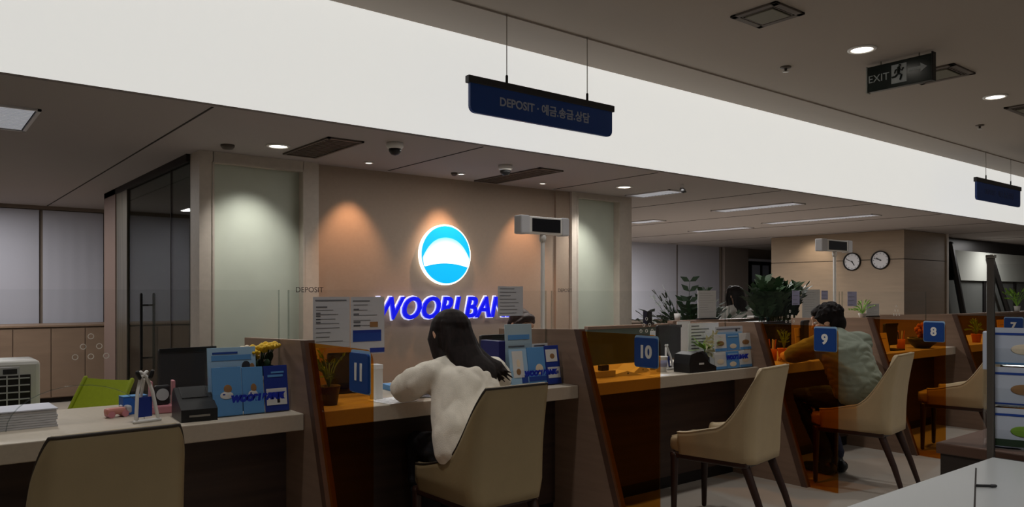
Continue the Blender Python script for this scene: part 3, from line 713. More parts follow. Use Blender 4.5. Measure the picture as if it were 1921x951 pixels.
def standing_sign(pa, pb, y, ztop, label, base=True):
    a, b = at(*pa, y=y), at(*pb, y=y); w = b.x-a.x
    t = thing('standing_sign', label, 'notice', ((a.x+b.x)/2, y, ztop), 0, 'white paper signs on the low partitions'); h = a.z-ztop
    part_of(t, 'sheet', MB().box(-w/2, w/2, -.002, .002, .015, h), m_paper)
    part_of(t, 'holder', MB().box(-w/2, w/2, .002, .006, .0, h*.99), m_clear)
    part_of(t, 'base', MB().box(-w/2+.004, w/2+.01, -.03, .03, 0, .016, .003), m_black)
    q = MB()
    for k in range(9): q.box(-w*.4, w*(-.4+rl.uniform(.4, .8)), -.0028, -.002, h*(.9-.08*k), h*(.9-.08*k)+.002)
    part_of(t, 'print', q, mat('light_ink', (160, 160, 166), .8))
standing_sign((1309, 545), (1343, 597), YP+.025, 1.03, 'white paper sign with black foot beside the dark-leaved plant')
standing_sign((1505, 543), (1538, 590), YP+.025, .99, 'white paper sign just left of the display pole above the man')
standing_sign((1625, 570), (1649, 600), YP+.025, .99, 'small white paper sign beside the bright green plant')
# ------------------------------------------------------------------ leaflet racks and leaflets
def leaflet_at(px0, py0, px1, y, z0, h, m, label, marks, rz=0, lean=.16, group='leaflets'):
    a, b = at(px0, py0, y=y), at(px1, py0, y=y); w = b.x-a.x
    t = thing('leaflet', label, 'leaflet', ((a.x+b.x)/2, y, z0), rz, group)
    T = Matrix.Rotation(-lean, 4, 'X')
    part_of(t, 'cover', MB().box(-w/2, w/2, 0, .006, 0, h, .001, T=T), m)
    for k, (nm, x0, x1, z0_, z1_, mm) in enumerate(marks):
        if nm in ('figure', 'seal'):
            part_of(t, nm, MB().ell((0, 0, 0), (w*(x1-x0)/2, .0008, h*(z1_-z0_)/2), T=T @ Matrix.Translation((-w/2+w*(x0+x1)/2, -.0008, h*(z0_+z1_)/2))), mm)
        else: part_of(t, nm, MB().box(-w/2+w*x0, -w/2+w*x1, -.0012, -.0002, h*z0_, h*z1_, T=T), mm)
    return t
def rack(x0, x1, y, h, label, tiers=1, letter=None, depth=.10, z=CT, m=m_clear):
    t = thing('leaflet_rack', label, 'leaflet holder', ((x0+x1)/2, y, z), 0, 'clear leaflet holders'); w = (x1-x0)/2
    for k in range(tiers):
        zz = k*h*.5; yy = k*.05
        part_of(t, 'pocket_front', MB().box(-w, w, yy, yy+.003, zz, zz+h*.42), m)
        part_of(t, 'pocket_floor', MB().box(-w, w, yy, yy+depth*.5, zz, zz+.003), m)
    part_of(t, 'back_sheet', MB().box(-w, w, depth, depth+.003, 0, h, T=Matrix.Translation((0, 0, 0))), m)
    for s_ in (-1, 1): part_of(t, 'side_sheet', MB().prism([(0, 0), (0, h*.42), (depth, h), (depth, 0)], s_*w-.0015, s_*w+.0015, 'x'), m)
    if letter:
        part_of(t, 'lettering', MB().add(text_mesh(letter, h*.15, .0004, .004, .15), facing((w*letter_shift, -.002, h*.32))), m_logo_blue)
    return t
letter_shift = .12
# holder on the flower counter
y12 = 3.27
L0, L1 = at(399, 775, y=y12-.01).x, at(545, 760, y=y12-.01).x
rack(L0, L1, y12-.012, .23, 'clear leaflet holder with three blue leaflets beside the yellow flowers', letter='WOORI BANK')
fig = lambda a, b: [('figure', .25, .7, .34, .5, m_white), ('figure', .38, .66, .46, .64, m_print_brown), ('figure', .3, .5, .4, .47, m_navy), ('seal', .42, .6, .36, .46, m_print_cream)]
leaflet_at(401, 760, 456, y12, CT+.004, .205, m_sky, 'light blue leaflet nearest the black card terminal', fig(0, 0))
leaflet_at(458, 760, 497, y12, CT+.004, .20, m_sky, 'light blue leaflet in the middle of the holder by the flowers', fig(0, 0))
leaflet_at(499, 760, 543, y12, CT+.004, .20, m_navy, 'deep blue leaflet with white band, beside the number 11 divider', [('white_band', .06, .92, .14, .5, m_white), ('lettering_band', .12, .8, .3, .42, m_logo_blue), ('pale_line', .15, .8, .75, .8, m_sky), ('pale_line', .3, .85, .83, .87, m_sky), ('picture', .5, .62, .18, .28, m_black_soft)])
a = at(392, 658, y=3.325)
leaflet_at(392, 700, 483, 3.325, CT+.01, a.z-CT, m_pale, 'wide pale blue card standing behind the light blue leaflets', [('header', .1, .62, .9, .93, m_ink_blue), ('picture', .08, .9, .8, .88, m_sky), ('figure', .7, .88, .62, .78, m_ink_dark), ('figure', .86, .97, .62, .74, m_print_brown), ('line', .25, .6, .68, .7, m_ink)], lean=.1)
# holder beside the woman
y11 = 3.27
L0, L1 = at(956, 720, y=y11-.01).x, at(1056, 715, y=y11-.01).x
rack(L0, L1, y11-.012, .235, 'clear leaflet holder between the woman and the number 10 divider', letter='WOORI BANK')
leaflet_at(961, 720, 994, y11, CT+.004, .21, m_pale, 'pale blue leaflet with a white sketch, right beside the woman in the sweater', [('white_sheet', .15, .75, .25, .95, m_white), ('figure', .3, .6, .3, .5, m_print_brown), ('figure', .35, .6, .5, .75, m_print_cream), ('wave', .6, .95, .1, .3, m_ink_blue)])
leaflet_at(995, 718, 1027, y11, CT+.004, .215, m_sky, 'sky blue leaflet with small figures, middle of the holder beside the woman', [('figure', .4, .85, .28, .56, m_print_cream), ('figure', .5, .75, .3, .5, m_print_brown), ('band', 0, 1, .12, .24, m_ink_blue)])
leaflet_at(1028, 716, 1054, y11, CT+.004, .22, m_navy, 'dark blue and white leaflet nearest the number 10 divider', [('white_box', .05, .85, .58, .9, m_white), ('figure', .3, .7, .64, .8, m_print_brown), ('white_box', .1, .95, .16, .44, m_white), ('lettering_band', .2, .85, .26, .34, m_logo_blue)])
a = at(952, 612, y=3.36)
leaflet_at(951, 660, 1001, 3.36, CT+.01, a.z-CT, mat('mist_print', (176, 196, 204), .6), 'tall pale card standing behind the leaflets beside the woman', [('header', .1, .9, .74, .82, m_sky), ('line', .1, .7, .62, .64, m_ink), ('figure', .72, .86, .5, .6, m_black_soft), ('figure', .85, .97, .48, .56, m_print_brown)], lean=.06)
leaflet_at(1002, 660, 1030, 3.36, CT+.01, at(1010, 648, y=3.36).z-CT, m_white, 'low white card behind the dark blue leaflet by the number 10 divider', [('line', .1, .8, .94, .96, m_ink_dark)], lean=.06)
t = thing('folder', 'dark blue upright folder beside the woman', 'folder', (at(942, 700, y=3.3).x, 3.30, CT), 0)
part_of(t, 'cover', MB().box(-.022, .022, 0, .17, 0, .26, .003), mat('deep_navy', (20, 26, 96), .45)); part_of(t, 'label', MB().box(-.016, .016, -.0015, 0, .03, .07), m_pale)
# card terminal screen by the woman
def monitor(x, y, z, w, h, label, rz=0, m=None, name='monitor'):
    t = thing(name, label, 'monitor', (x, y, z), rz)
    part_of(t, 'base', MB().prism(rrect(.22, .16, .03), 0, .012, 'z'), m_black, False)
    part_of(t, 'neck', MB().box(-.03, .03, .03, .05, .01, h*.45, .004), m_black)
    part_of(t, 'back_case', MB().box(-w/2, w/2, -.005, .025, h*.22, h*.22+h, .01), m or m_black_soft)
    part_of(t, 'screen', MB().box(-w/2+.012, w/2-.012, .025, .028, h*.22+.012, h*.22+h-.012), mat('display_black', (12, 12, 18), .2))
    part_of(t, 'bezel', MB().box(-w/2-.001, w/2+.001, -.008, -.004, h*.22+h-.02, h*.22+h+.001, .001), m_black)
    return t
q0, q1 = at(903, 640, y=3.62), at(939, 640, y=3.62)
monitor((q0.x+q1.x)/2+.02, 3.62, CT, .20, at(920, 628, y=3.62).z-CT-.05, 'small grey tilted screen behind the woman’s shoulder', .1)
# big monitor of the flower counter
q0, q1 = at(307, 700, y=3.78), at(397, 700, y=3.78); zt_ = at(350, 652, y=3.78).z
monitor((q0.x+q1.x)/2, 3.78, CT, q1.x-q0.x+.05, (zt_-CT)/1.22, 'large black monitor seen from behind on the flower counter', .12)
# holder at the number 10 counter
y10 = 3.19
L0, L1 = at(1341, 690, y=y10-.01).x, at(1413, 690, y=y10-.01).x
rack(L0, L1, y10-.012, .25, 'clear leaflet holder with blue and white leaflets before the empty chair', tiers=1, letter='WOORI BANK')
k_ = 0
words_ = {0: 'beside the flower pot', 1: 'in the middle', 2: 'nearest the empty chair'}
for j, (a0, a1) in enumerate(((1342, 1364), (1365, 1388), (1389, 1411))):
    for tier in (0, 1):
        m_ = m_sky if j == 1 else m_white
        mk = [('figure', .2, .8, .3, .6, m_print_brown if tier else m_print_cream), ('band', 0, 1, .0, .16, m_sky if j != 1 else m_ink_blue)] if j != 1 else [('figure', .2, .75, .1, .4, m_print_cream), ('figure', .35, .6, .15, .35, m_print_brown), ('band', .1, .9, .8, .88, m_pale)]
        leaflet_at(a0, 690, a1, y10+.003+.028*tier, CT+.004+.12*tier, .115, m_, ('sky blue' if j == 1 else 'white and blue') + ' leaflet ' + words_[j] + (', upper' if tier else ', lower') + ' row, at number 10 counter', mk, lean=.1)
leaflet_at(1346, 660, 1398, 3.25, CT+.01, at(1390, 614, y=3.25).z-CT, m_grey_paper, 'wide pale card standing behind the leaflets before the empty chair', [('blue_cloud', .05, .95, .72, .86, m_pale), ('header', .05, .9, .93, .95, m_ink), ('figure', .72, .8, .86, .93, m_ink_dark)], lean=.08)
# ------------------------------------------------------------------ things on the flower counter
def on(px, py, y=None):
    return at(px, py, z=CT)
p = on(362, 782)
def card_terminal(p, rz, label):
    t = thing('card_terminal', label, 'card terminal', (p.x, p.y, CT), rz, 'black card terminals')
    part_of(t, 'body', MB().prism([(-.10, 0), (.10, 0), (.10, .10), (.06, .125), (-.04, .075), (-.10, .05)], -.07, .07, 'x'), m_black)
    part_of(t, 'keypad', MB().box(-.05, .05, -.09, -.02, 0, .006, .002, T=Matrix.Translation((0, -.005, .045)) @ Matrix.Rotation(.4, 4, 'X')), mat('navy_keypad', (30, 32, 60), .4))
    part_of(t, 'screen', MB().box(-.052, .052, -.035, .05, 0, .005, .002, T=Matrix.Translation((0, .015, .101)) @ Matrix.Rotation(.46, 4, 'X')), mat('display_black', (12, 12, 18), .2))
    part_of(t, 'card_slot', MB().box(-.04, .04, -.104, -.1, .02, .028), m_steel)
    return t
card_terminal(Vector((p.x-.005, 3.325, 0)), -.08, 'black card terminal in front of the large black monitor')
# white twin-pronged stand with a blue card
p = at(272, 785, y=3.355); t = thing('easel_stand', 'small white easel stand with black tips in front of the lime chair', 'stand', (p.x, 3.355, CT), .2)
H = .20
for s_ in (-1, 1):
    a = part_of(t, 'prong', MB().tube([(s_*.045, -.02, .004), (s_*.03, 0, H*.6), (s_*.012, .01, H*.9), (s_*-.012, .012, H)], .0075, seg=8), m_white, True)
    MB().tube([(s_*.022, .0, H*.9), (s_*.03, .0, H*1.0)], .009, seg=8).build('tip', m_black, a, True)
part_of(t, 'foot', MB().tube([(-.05, -.02, .006), (.05, -.02, .006)], .008, seg=8), m_white, True)
part_of(t, 'back_leg', MB().tube([(0, .01, H*.85), (0, .07, .004)], .006, seg=8), m_white, True)
part_of(t, 'blue_card', MB().box(-.03, .03, .002, .006, .02, .10), m_navy)
p = at(307, 776, z=CT); t = thing('pen_holder', 'pink open pen holder between the easel stand and the card terminal', 'pen holder', (p.x, p.y+.03, CT), -.1)
part_of(t, 'tray', MB().box(-.05, .05, -.03, .03, 0, .035, .006), m_pink)
for s_ in (-1, 1): part_of(t, 'upright', MB().box(s_*.045-.006, s_*.045+.006, -.025, .025, .02, .14, .003), m_pink)
t2 = thing('desk_clock', 'little black desk clock inside the pink holder', 'clock', (p.x, p.y+.03, CT+.036), 0)
part_of(t2, 'case', MB().box(-.032, .032, -.012, .012, 0, .085, .008), m_black_soft); part_of(t2, 'dial', MB().lathe([(.026, 0), (.026, .002)], T=facing((0, -.0125, .045))), m_grey_paper)
p = at(222, 783, z=CT)
t = thing('toy_car', 'small pink toy-like holder on the counter before the lime chair', 'desk toy', (p.x, p.y+.02, CT), .2)
part_of(t, 'body', MB().box(-.05, .03, -.02, .02, .012, .04, .01), mat('coral', (206, 140, 128), .5)); part_of(t, 'front', MB().box(.03, .055, -.018, .018, .012, .045, .008), m_grey_paper)
for s_ in (-.03, .025): part_of(t, 'wheel', MB().lathe([(.014, -.022), (.014, .022)], T=Matrix.Translation((s_, 0, .014)) @ Matrix.Rotation(PI/2, 4, 'X'), seg=14), m_pink)
p = at(248, 778, z=CT)
t = thing('stapler', 'grey stapler beside the small white easel stand', 'stapler', (p.x, p.y+.03, CT), .3)
part_of(t, 'base', MB().box(-.045, .045, -.014, .014, 0, .01, .003), m_black_soft); part_of(t, 'arm', MB().prism([(-.045, .012), (.045, .02), (.045, .034), (-.03, .046), (-.045, .04)], -.013, .013, 'y'), m_grey_paper)
p = at(250, 768, y=3.62)
t = thing('box', 'small blue box behind the white easel stand', 'box', (p.x, 3.62, CT), .1)
part_of(t, 'carton', MB().box(-.05, .05, -.03, .03, 0, .075, .002), mat('bright_blue', (40, 100, 190), .5)); part_of(t, 'flap', MB().box(-.05, .05, -.031, .031, .076, .079), m_sky)
# stack of forms
p = at(38, 802, z=CT)
t = thing('paper_stack', 'thick pile of white forms on the counter in front of the air cooler', 'papers', (p.x, p.y, CT), .03)
q = MB()
for k in range(7): q.box(-.12+.003*math.sin(k*2.1), .115+.003*math.cos(k*1.7), -.06, .13, k*.0095, k*.0095+.0088, .0015)
part_of(t, 'sheets', q, m_grey_paper)
part_of(t, 'top_cover', MB().box(-.118, .118, -.062, .13, .067, .073, .002), mat('lilac_white', (206, 208, 222), .6))
# yellow flowers
p = at(485, 690, y=3.395)
t = thing('flower_vase', 'bunch of yellow flowers in a small white vase behind the leaflets', 'flowers', (p.x, 3.395, CT))
part_of(t, 'vase', MB().lathe([(.024, 0), (.03, .03), (.034, .08), (.022, .13), (.026, .15)]), m_white, True)
q = MB(); rb = random.Random(5); tops = []
zt_ = at(487, 651, y=3.395).z-CT
for k in range(11):
    a = k*2.4; r = .015+.065*math.sqrt(k/11); top = (r*math.cos(a)*1.1+.005, r*math.sin(a)*.4, zt_-.015+rb.uniform(-.035, .02)); tops.append(top)
    q.tube([(0, 0, .1), (top[0]*.5, top[1]*.5, zt_*.7), top], .003, seg=5)
for k in range(14):
    a = k*1.3; c = Vector((.05*math.cos(a), .03*math.sin(a), .17+.03*(k % 3)))
    q.ell(c, (.022, .008, .03), T=Matrix.Rotation(a, 3, 'Z').to_4x4() @ Matrix.Rotation(.6, 4, 'Y'), u=8, v=6)
part_of(t, 'stems', q, m_leaf, True)
for k, c in enumerate(tops):
    q = MB()
    for j in range(9):
        a = j*2*PI/9; q.ell((c[0]+.015*math.cos(a), c[1]+.015*math.sin(a), c[2]+.004*(j % 2)), (.016, .010, .009), T=Matrix.Rotation(a, 4, 'Z') @ Matrix.Rotation(-.5, 4, 'Y'), u=8, v=6)
    q.ell((c[0], c[1], c[2]+.012), (.013, .013, .01), u=8, v=6)
    part_of(t, 'blossom', q, m_yellow if k not in (4, 9) else m_print_cream, True)
# papers where the woman writes
for k, (px, py, rz, m_, lab, w, h) in enumerate(((735, 752, .1, m_paper, 'white form on the counter nearest the number 11 sign', .16, .2), (775, 742, -.25, mat('bluish_paper', (196, 210, 226), .7), 'bluish form lying beside the woman’s sleeve', .17, .22), (760, 728, .2, m_paper, 'white sheet at the back of the counter where the woman writes', .2, .15))):
    p = at(px, py, z=CT); t = thing('form', lab, 'paper', (p.x, p.y, CT+.001+.0022*k), rz, 'loose forms by the woman')
    part_of(t, 'sheet', MB().box(-w/2, w/2, -h/2, h/2, 0, .0015), m_)
    q = MB()
    for j in range(7): q.box(-w*.4, w*(.1+.04*((j*3) % 5)), h*(.36-.12*j)-.002, h*(.36-.12*j)+.002, .0015, .0018)
    part_of(t, 'print', q, m_ink)
p = at(765, 720, y=3.62)
t = thing('booklet', 'light blue booklet propped behind the forms by the woman', 'booklet', (p.x-.02, 3.62, CT), -.1)
part_of(t, 'cover', MB().box(-.1, .1, -.08, .08, 0, .03, .003), m_sky); part_of(t, 'pages', MB().box(-.098, .101, -.079, .079, .006, .024), m_paper)
p = at(706, 722, y=3.36)
t = thing('tissue_box', 'narrow white upright card box by the number 11 sign', 'box', (p.x, 3.36, CT), 0)
part_of(t, 'carton', MB().box(-.02, .02, -.03, .03, 0, .17, .003), m_white); part_of(t, 'lid', MB().box(-.021, .021, -.031, .031, .15, .172, .002), m_paper)
# seen through the amber glass of number 11
p = at(676, 742, y=3.6)
monitor(2.02-.18, 3.72, CT, .2, .17, 'small dark screen seen through the amber glass by the number 11 sign', -.1)
def pot_plant(x, y, z, h, r, label, mleaf, mpot, n=16, name='potted_plant', pot_h=.09, pot_r=.05):
    t = thing(name, label, 'plant', (x, y, z)); rr = random.Random(label)
    part_of(t, 'pot', MB().lathe([(pot_r*.75, 0), (pot_r, pot_h*.9), (pot_r*1.06, pot_h), (pot_r*.9, pot_h), (pot_r*.85, pot_h*.8)]), mpot, True)
    q = MB()
    for k in range(n):
        a = rr.uniform(0, 2*PI); rad = r*rr.uniform(.3, 1); zz = pot_h+h*rr.uniform(.25, 1)
        base = Vector((0, 0, pot_h*.9)); tip = Vector((rad*math.cos(a), rad*math.sin(a), zz)); mid = (base+tip)/2+Vector((0, 0, h*.18))
        q.tube([base, mid, tip], .0035, seg=5)
        for f in (.6, 1.0):
            c = mid.lerp(tip, f); d = (tip-mid).normalized()
            L = h*.22; w = L*.34
            side = d.cross(Vector((0, 0, 1))); side = side.normalized() if side.length > .01 else Vector((1, 0, 0)); upv = side.cross(d)
            for s_ in (-1, 1):
                e = (d+side*s_*.8).normalized(); q.poly([c, c+e*L*.5+upv*w*.5+d*w*.4, c+e*L, c+e*L*.5-upv*w*.5-d*w*.4])
    part_of(t, 'foliage', q, mleaf)
    return t
pot_plant(1.56, 3.33, CT, .15, .07, 'small plant seen through the amber glass next to the number 11 divider', m_leaf2, m_walnut, 16)
# ------------------------------------------------------------------ things on the number 10 counter
p = at(1188, 700, z=CT)
for k, (px, py, rz, lab) in enumerate(((1185, 697, .3, 'folded letter on the counter behind the amber glass of number 10'), (1160, 703, -.2, 'flat envelope behind the amber glass of number 10'))):
    p = at(px, py, z=CT); t = thing('envelope', lab, 'paper', (p.x, p.y, CT), rz)
    part_of(t, 'paper', MB().prism([(-.13, .002), (.02, .05-.02*k), (.13, .002), (.13, 0), (-.13, 0)], -.07, .07, 'y'), m_paper); part_of(t, 'stamp', MB().box(.02, .03, -.072, -.07, .01, .02), m_ink)
p = at(1132, 688, y=3.38)
t = thing('desk_set', 'small dark desk holder behind the amber glass beside the number 10 divider', 'pen holder', (p.x, 3.42-.04, CT), 0)
part_of(t, 'tray', MB().box(-.08, .08, -.03, .03, 0, .04, .004), m_counter); part_of(t, 'clip_box', MB().box(-.03, .03, -.02, .02, .04, .075, .004), m_black_soft)
p = at(1255, 665, y=3.66)
monitor(at(1260, 660, y=3.58).x, 3.60, CT, .24, .24, 'black screen with white sheet beside it at the number 10 counter', -.05, m_black)
p0_ = at(1229, 690, y=3.5); t = thing('notice_card', 'tall narrow white card beside the black screen at the number 10 counter', 'card', (p0_.x, 3.52, CT), .1)
part_of(t, 'sheet', MB().box(-.03, .03, 0, .003, 0, at(1229, 621, y=3.5).z-CT), m_paper); part_of(t, 'foot', MB().box(-.032, .032, -.02, .02, 0, .004), m_clear)
p = at(1305, 692, y=3.25)
t = thing('card_terminal', 'black wedge-shaped card terminal on the number 10 counter', 'card terminal', (p.x-.02, 3.25, CT), .0, 'black card terminals')
part_of(t, 'body', MB().prism([(-.13, 0), (.15, 0), (.15, .03), (.08, .055), (0, .125), (-.05, .135), (-.12, .12), (-.135, .06)], -.07, .06, 'y'), m_black)
part_of(t, 'screen', MB().box(-.05, .05, -.05, .04, 0, .004, T=Matrix.Translation((.05, 0, .09)) @ Matrix.Rotation(.7, 4, 'Y')), mat('display_black', (12, 12, 18), .2))
part_of(t, 'label', MB().box(-.035, .015, -.0725, -.07, .05, .062), m_white)
part_of(t, 'hood', MB().prism([(-.05, .13), (0, .12), (.06, .07), (.08, .09), (.01, .14)], -.07, -.05, 'y'), m_black_soft)
p = at(1245, 698, z=CT)
t = thing('cup', 'white printed paper cup on the number 10 counter', 'cup', (p.x, p.y+.02, CT)); part_of(t, 'cup_wall', MB().lathe([(.032, 0), (.042, .1), (.044, .102), (.04, .1), (.031, .006)]), m_white, True); part_of(t, 'print_band', MB().lathe([(.0365, .035), (.0405, .08)], seg=24), mat('lilac_paper', (150, 150, 178), .8), True)
p = at(1262, 694, z=CT)
t = thing('easel_stand', 'white curved stand beside the white cup at the number 10 counter', 'stand', (p.x, p.y+.04, CT), .2)
for s_ in (-1, 1): part_of(t, 'prong', MB().tube([(s_*.04, -.02, .005), (s_*.03, 0, .09), (s_*.008, .012, .15), (s_*-.012, .012, .165)], .008, seg=8), m_white, True)
part_of(t, 'blue_card', MB().box(-.03, .03, .002, .006, .02, .09), m_navy); part_of(t, 'foot', MB().tube([(-.045, -.02, .006), (.045, -.02, .006)], .008, seg=8), m_white, True)
p = at(1248, 706, z=CT); t = thing('form', 'small white slip at the counter edge by the number 10 sign', 'paper', (p.x, max(p.y, CF+.06), CT+.0005), .1); part_of(t, 'sheet', MB().box(-.08, .08, -.04, .04, 0, .001), m_paper); part_of(t, 'print', MB().box(-.05, .04, .0, .004, .001, .0013), m_ink)
# lily in a vase, pages behind
q = at(1322, 650, y=3.28)
t = thing('flower_vase', 'pale lily with green leaves in a glass vase at the number 10 counter', 'flowers', (q.x, 3.28, CT)); zt_ = at(1322, 630, y=3.28).z-CT
part_of(t, 'vase', MB().lathe([(.03, 0), (.035, .06), (.028, .11), (.032, .12)]), m_smoke, True)
qq = MB(); rr = random.Random(9)
for k in range(16):
    a = k*.9; L = rr.uniform(.09, .17); d = Vector((math.cos(a), math.sin(a)*.6, rr.uniform(-.1, .7))).normalized(); c = Vector((0, 0, zt_*.6)); s_ = d.cross(Vector((0, 0, 1))).normalized()*.016
    qq.poly([c, c+d*L*.5+s_, c+d*L, c+d*L*.5-s_])
qq.tube([(0, 0, .02), (0, 0, zt_*.8)], .004, seg=6); part_of(t, 'leaves', qq, m_leaf2)
for bx, bz in ((-.02, 0), (.05, .03), (.0, -.06)):
    qq = MB()
    for j in range(6):
        a = j*PI/3; d = Vector((math.cos(a), -.5, math.sin(a))).normalized(); c = Vector((bx, -.02, zt_-.04+bz)); s_ = d.cross(Vector((0, 1, .2))).normalized()*.014
        qq.poly([c, c+d*.035+s_+Vector((0, -.01, 0)), c+d*.07, c+d*.035-s_+Vector((0, -.01, 0))])
    part_of(t, 'blossom', qq, mat('lily', (236, 232, 190), .6))
a = at(1291, 607, y=3.36); b = at(1348, 655, y=3.36)
t = thing('notice_card', 'wide white printed sheet standing behind the lily', 'card', ((a.x+b.x)/2, 3.36, CT), 0); w = (b.x-a.x)/2; h = a.z-CT
part_of(t, 'sheet', MB().box(-w, w, 0, .003, 0, h), m_paper); q = MB()
for k in range(8): q.box(-w*.8, w*(-.3+.9*((k*5) % 7)/7), -.001, 0, h*(.93-.07*k), h*(.93-.07*k)+.006)
part_of(t, 'print', q, m_ink); part_of(t, 'foot', MB().box(-w, w, -.03, .03, 0, .006), m_clear)
a = at(1274, 603, y=3.72); b = at(1292, 640, y=3.72)
t = thing('notice_card', 'white sheet partly behind the wide printed sheet at the number 10 counter', 'card', ((a.x+b.x)/2, 3.72, CT), 0); w = (b.x-a.x)/2+.02; h = a.z-CT
part_of(t, 'sheet', MB().box(-w, w, 0, .003, 0, h), m_white); part_of(t, 'foot', MB().box(-w, w, -.015, .02, 0, .006), m_clear)
# number 9, 8, 7 counters through the glass
def pen_cup(x, y, label, m):
    t = thing('pen_cup', label, 'pen holder', (x, y, CT)); part_of(t, 'cup', MB().lathe([(.035, 0), (.038, .09), (.034, .09), (.032, .01)]), m, True); rr = random.Random(label)
    for k in range(5): part_of(t, 'pen', MB().tube([(.012*math.cos(k*1.3), .012*math.sin(k*1.3), .02), (.03*math.cos(k*1.3), .03*math.sin(k*1.3), .15+.02*rr.random())], .004, seg=6), [m_white, m_orange, m_navy][k % 3], True)
q = at(1448, 680, y=3.39); pen_cup(q.x, 3.39, 'orange pen cup behind the empty chair at the number 9 counter', m_orange)
q = at(1470, 668, y=3.38); pot_plant(q.x, 3.375, CT, .13, .045, 'low leafy plant in the amber glass left of the number 9 sign', m_leaf2, m_orange, 14)
a = at(1512, 655, y=3.33); monitor(a.x, 3.33, CT, .12, .25, 'upright dark screen behind the number 9 sign', .2)
leaflet_at(1494, 660, 1506, 3.34, CT+.005, .24, mat('cream_card', (236, 208, 140), .6), 'tall cream card beside the screen behind the number 9 sign', [('line', .2, .8, .7, .72, m_ink)], lean=.05)
q = at(1690, 655, y=3.36); pen_cup(q.x, 3.36, 'pen cup on the number 8 counter beside the sloping divider', m_orange)
leaflet_at(1656, 655, 1670, 3.22, CT+.005, .17, mat('cream_card', (236, 208, 140), .6), 'cream card on the number 8 counter against the divider', [('line', .2, .8, .7, .72, m_ink)], lean=.2)
a = at(1672, 630, y=3.34); monitor(a.x, 3.34, CT, .2, .2, 'dark screen at the number 8 counter behind the divider', -.1)
a = at(1730, 650, y=3.28)
t = thing('potted_plant', 'round bushy dried plant in a black bowl left of the number 8 sign', 'plant', (a.x, 3.28, CT))
part_of(t, 'bowl', MB().lathe([(.06, 0), (.12, .05), (.13, .10), (.12, .10), (.10, .05)]), m_black, True)
q = MB(); rr = random.Random(2)
for k in range(70):
    d = Vector((rr.gauss(0, 1), rr.gauss(0, 1), rr.gauss(0, 1))).normalized(); c = Vector((0, 0, .17)); q.ell(c+d*.06*rr.uniform(.7, 1.1), (.018, .018, .018), u=6, v=5)
q.tube([(0, 0, .05), (0, 0, .16)], .012, seg=8)
part_of(t, 'dried_heads', q, mat('dried_heads', (196, 112, 62), .8), True)
a = at(1880, 640, y=3.3); pot_plant(8.9, 3.30, CT, .16, .1, 'small leafy plant at the number 7 counter behind the glass post', m_leaf2, m_orange, 14)
leaflet_at(1874, 625, 1895, 3.36, CT+.02, .2, mat('amber_card', (226, 176, 90), .6), 'amber card standing at the number 7 counter', [('line', .2, .8, .7, .72, m_ink)], lean=.1)
# ------------------------------------------------------------------ behind the counters
a, b = at(-30, 676, y=4.75), at(76, 690, y=4.75)
hz = at(40, 677, y=4.75).z
t = thing('air_cooler', 'white upright air cooler with black louvred front behind the pile of forms', 'air cooler', ((a.x+b.x)/2, 4.75, 0)); w = (b.x-a.x)/2
part_of(t, 'case', MB().box(-w, w, 0, .32, .05, hz, .02), m_white)
g0, g1 = at(8, 705, y=4.74).z, .30
part_of(t, 'grille_recess', MB().box(-w+.04, w-.045, -.004, .01, g1, g0), m_black)
q = MB()
for k in range(16): q.box(-w+.045, w-.05, -.014, -.002, g1+.01+(g0-g1-.03)*k/15, g1+.016+(g0-g1-.03)*k/15)
part_of(t, 'louvers', q, m_grey_paper)
q = MB()
for k in (.35, .68): q.box(-w+.04+(2*w-.085)*k-.003, -w+.04+(2*w-.085)*k+.003, -.017, -.012, g1, g0)
part_of(t, 'louver_bars', q, m_grey_paper)
part_of(t, 'control_panel', MB().box(-w+.05, w*.25, -.005, .005, hz-.075, hz-.03, .002), m_grey_paper)
part_of(t, 'control_display', MB().box(-w+.08, w*.15, -.007, -.004, hz-.066, hz-.04), m_black_soft)
for sx_ in (-1, 1):
    for yy in (.05, .27): part_of(t, 'caster', MB().lathe([(.025, -.012), (.025, .012)], T=Matrix.Translation((sx_*(w-.05), yy, .025)) @ Matrix.Rotation(PI/2, 4, 'Y'), seg=14), m_black, True)
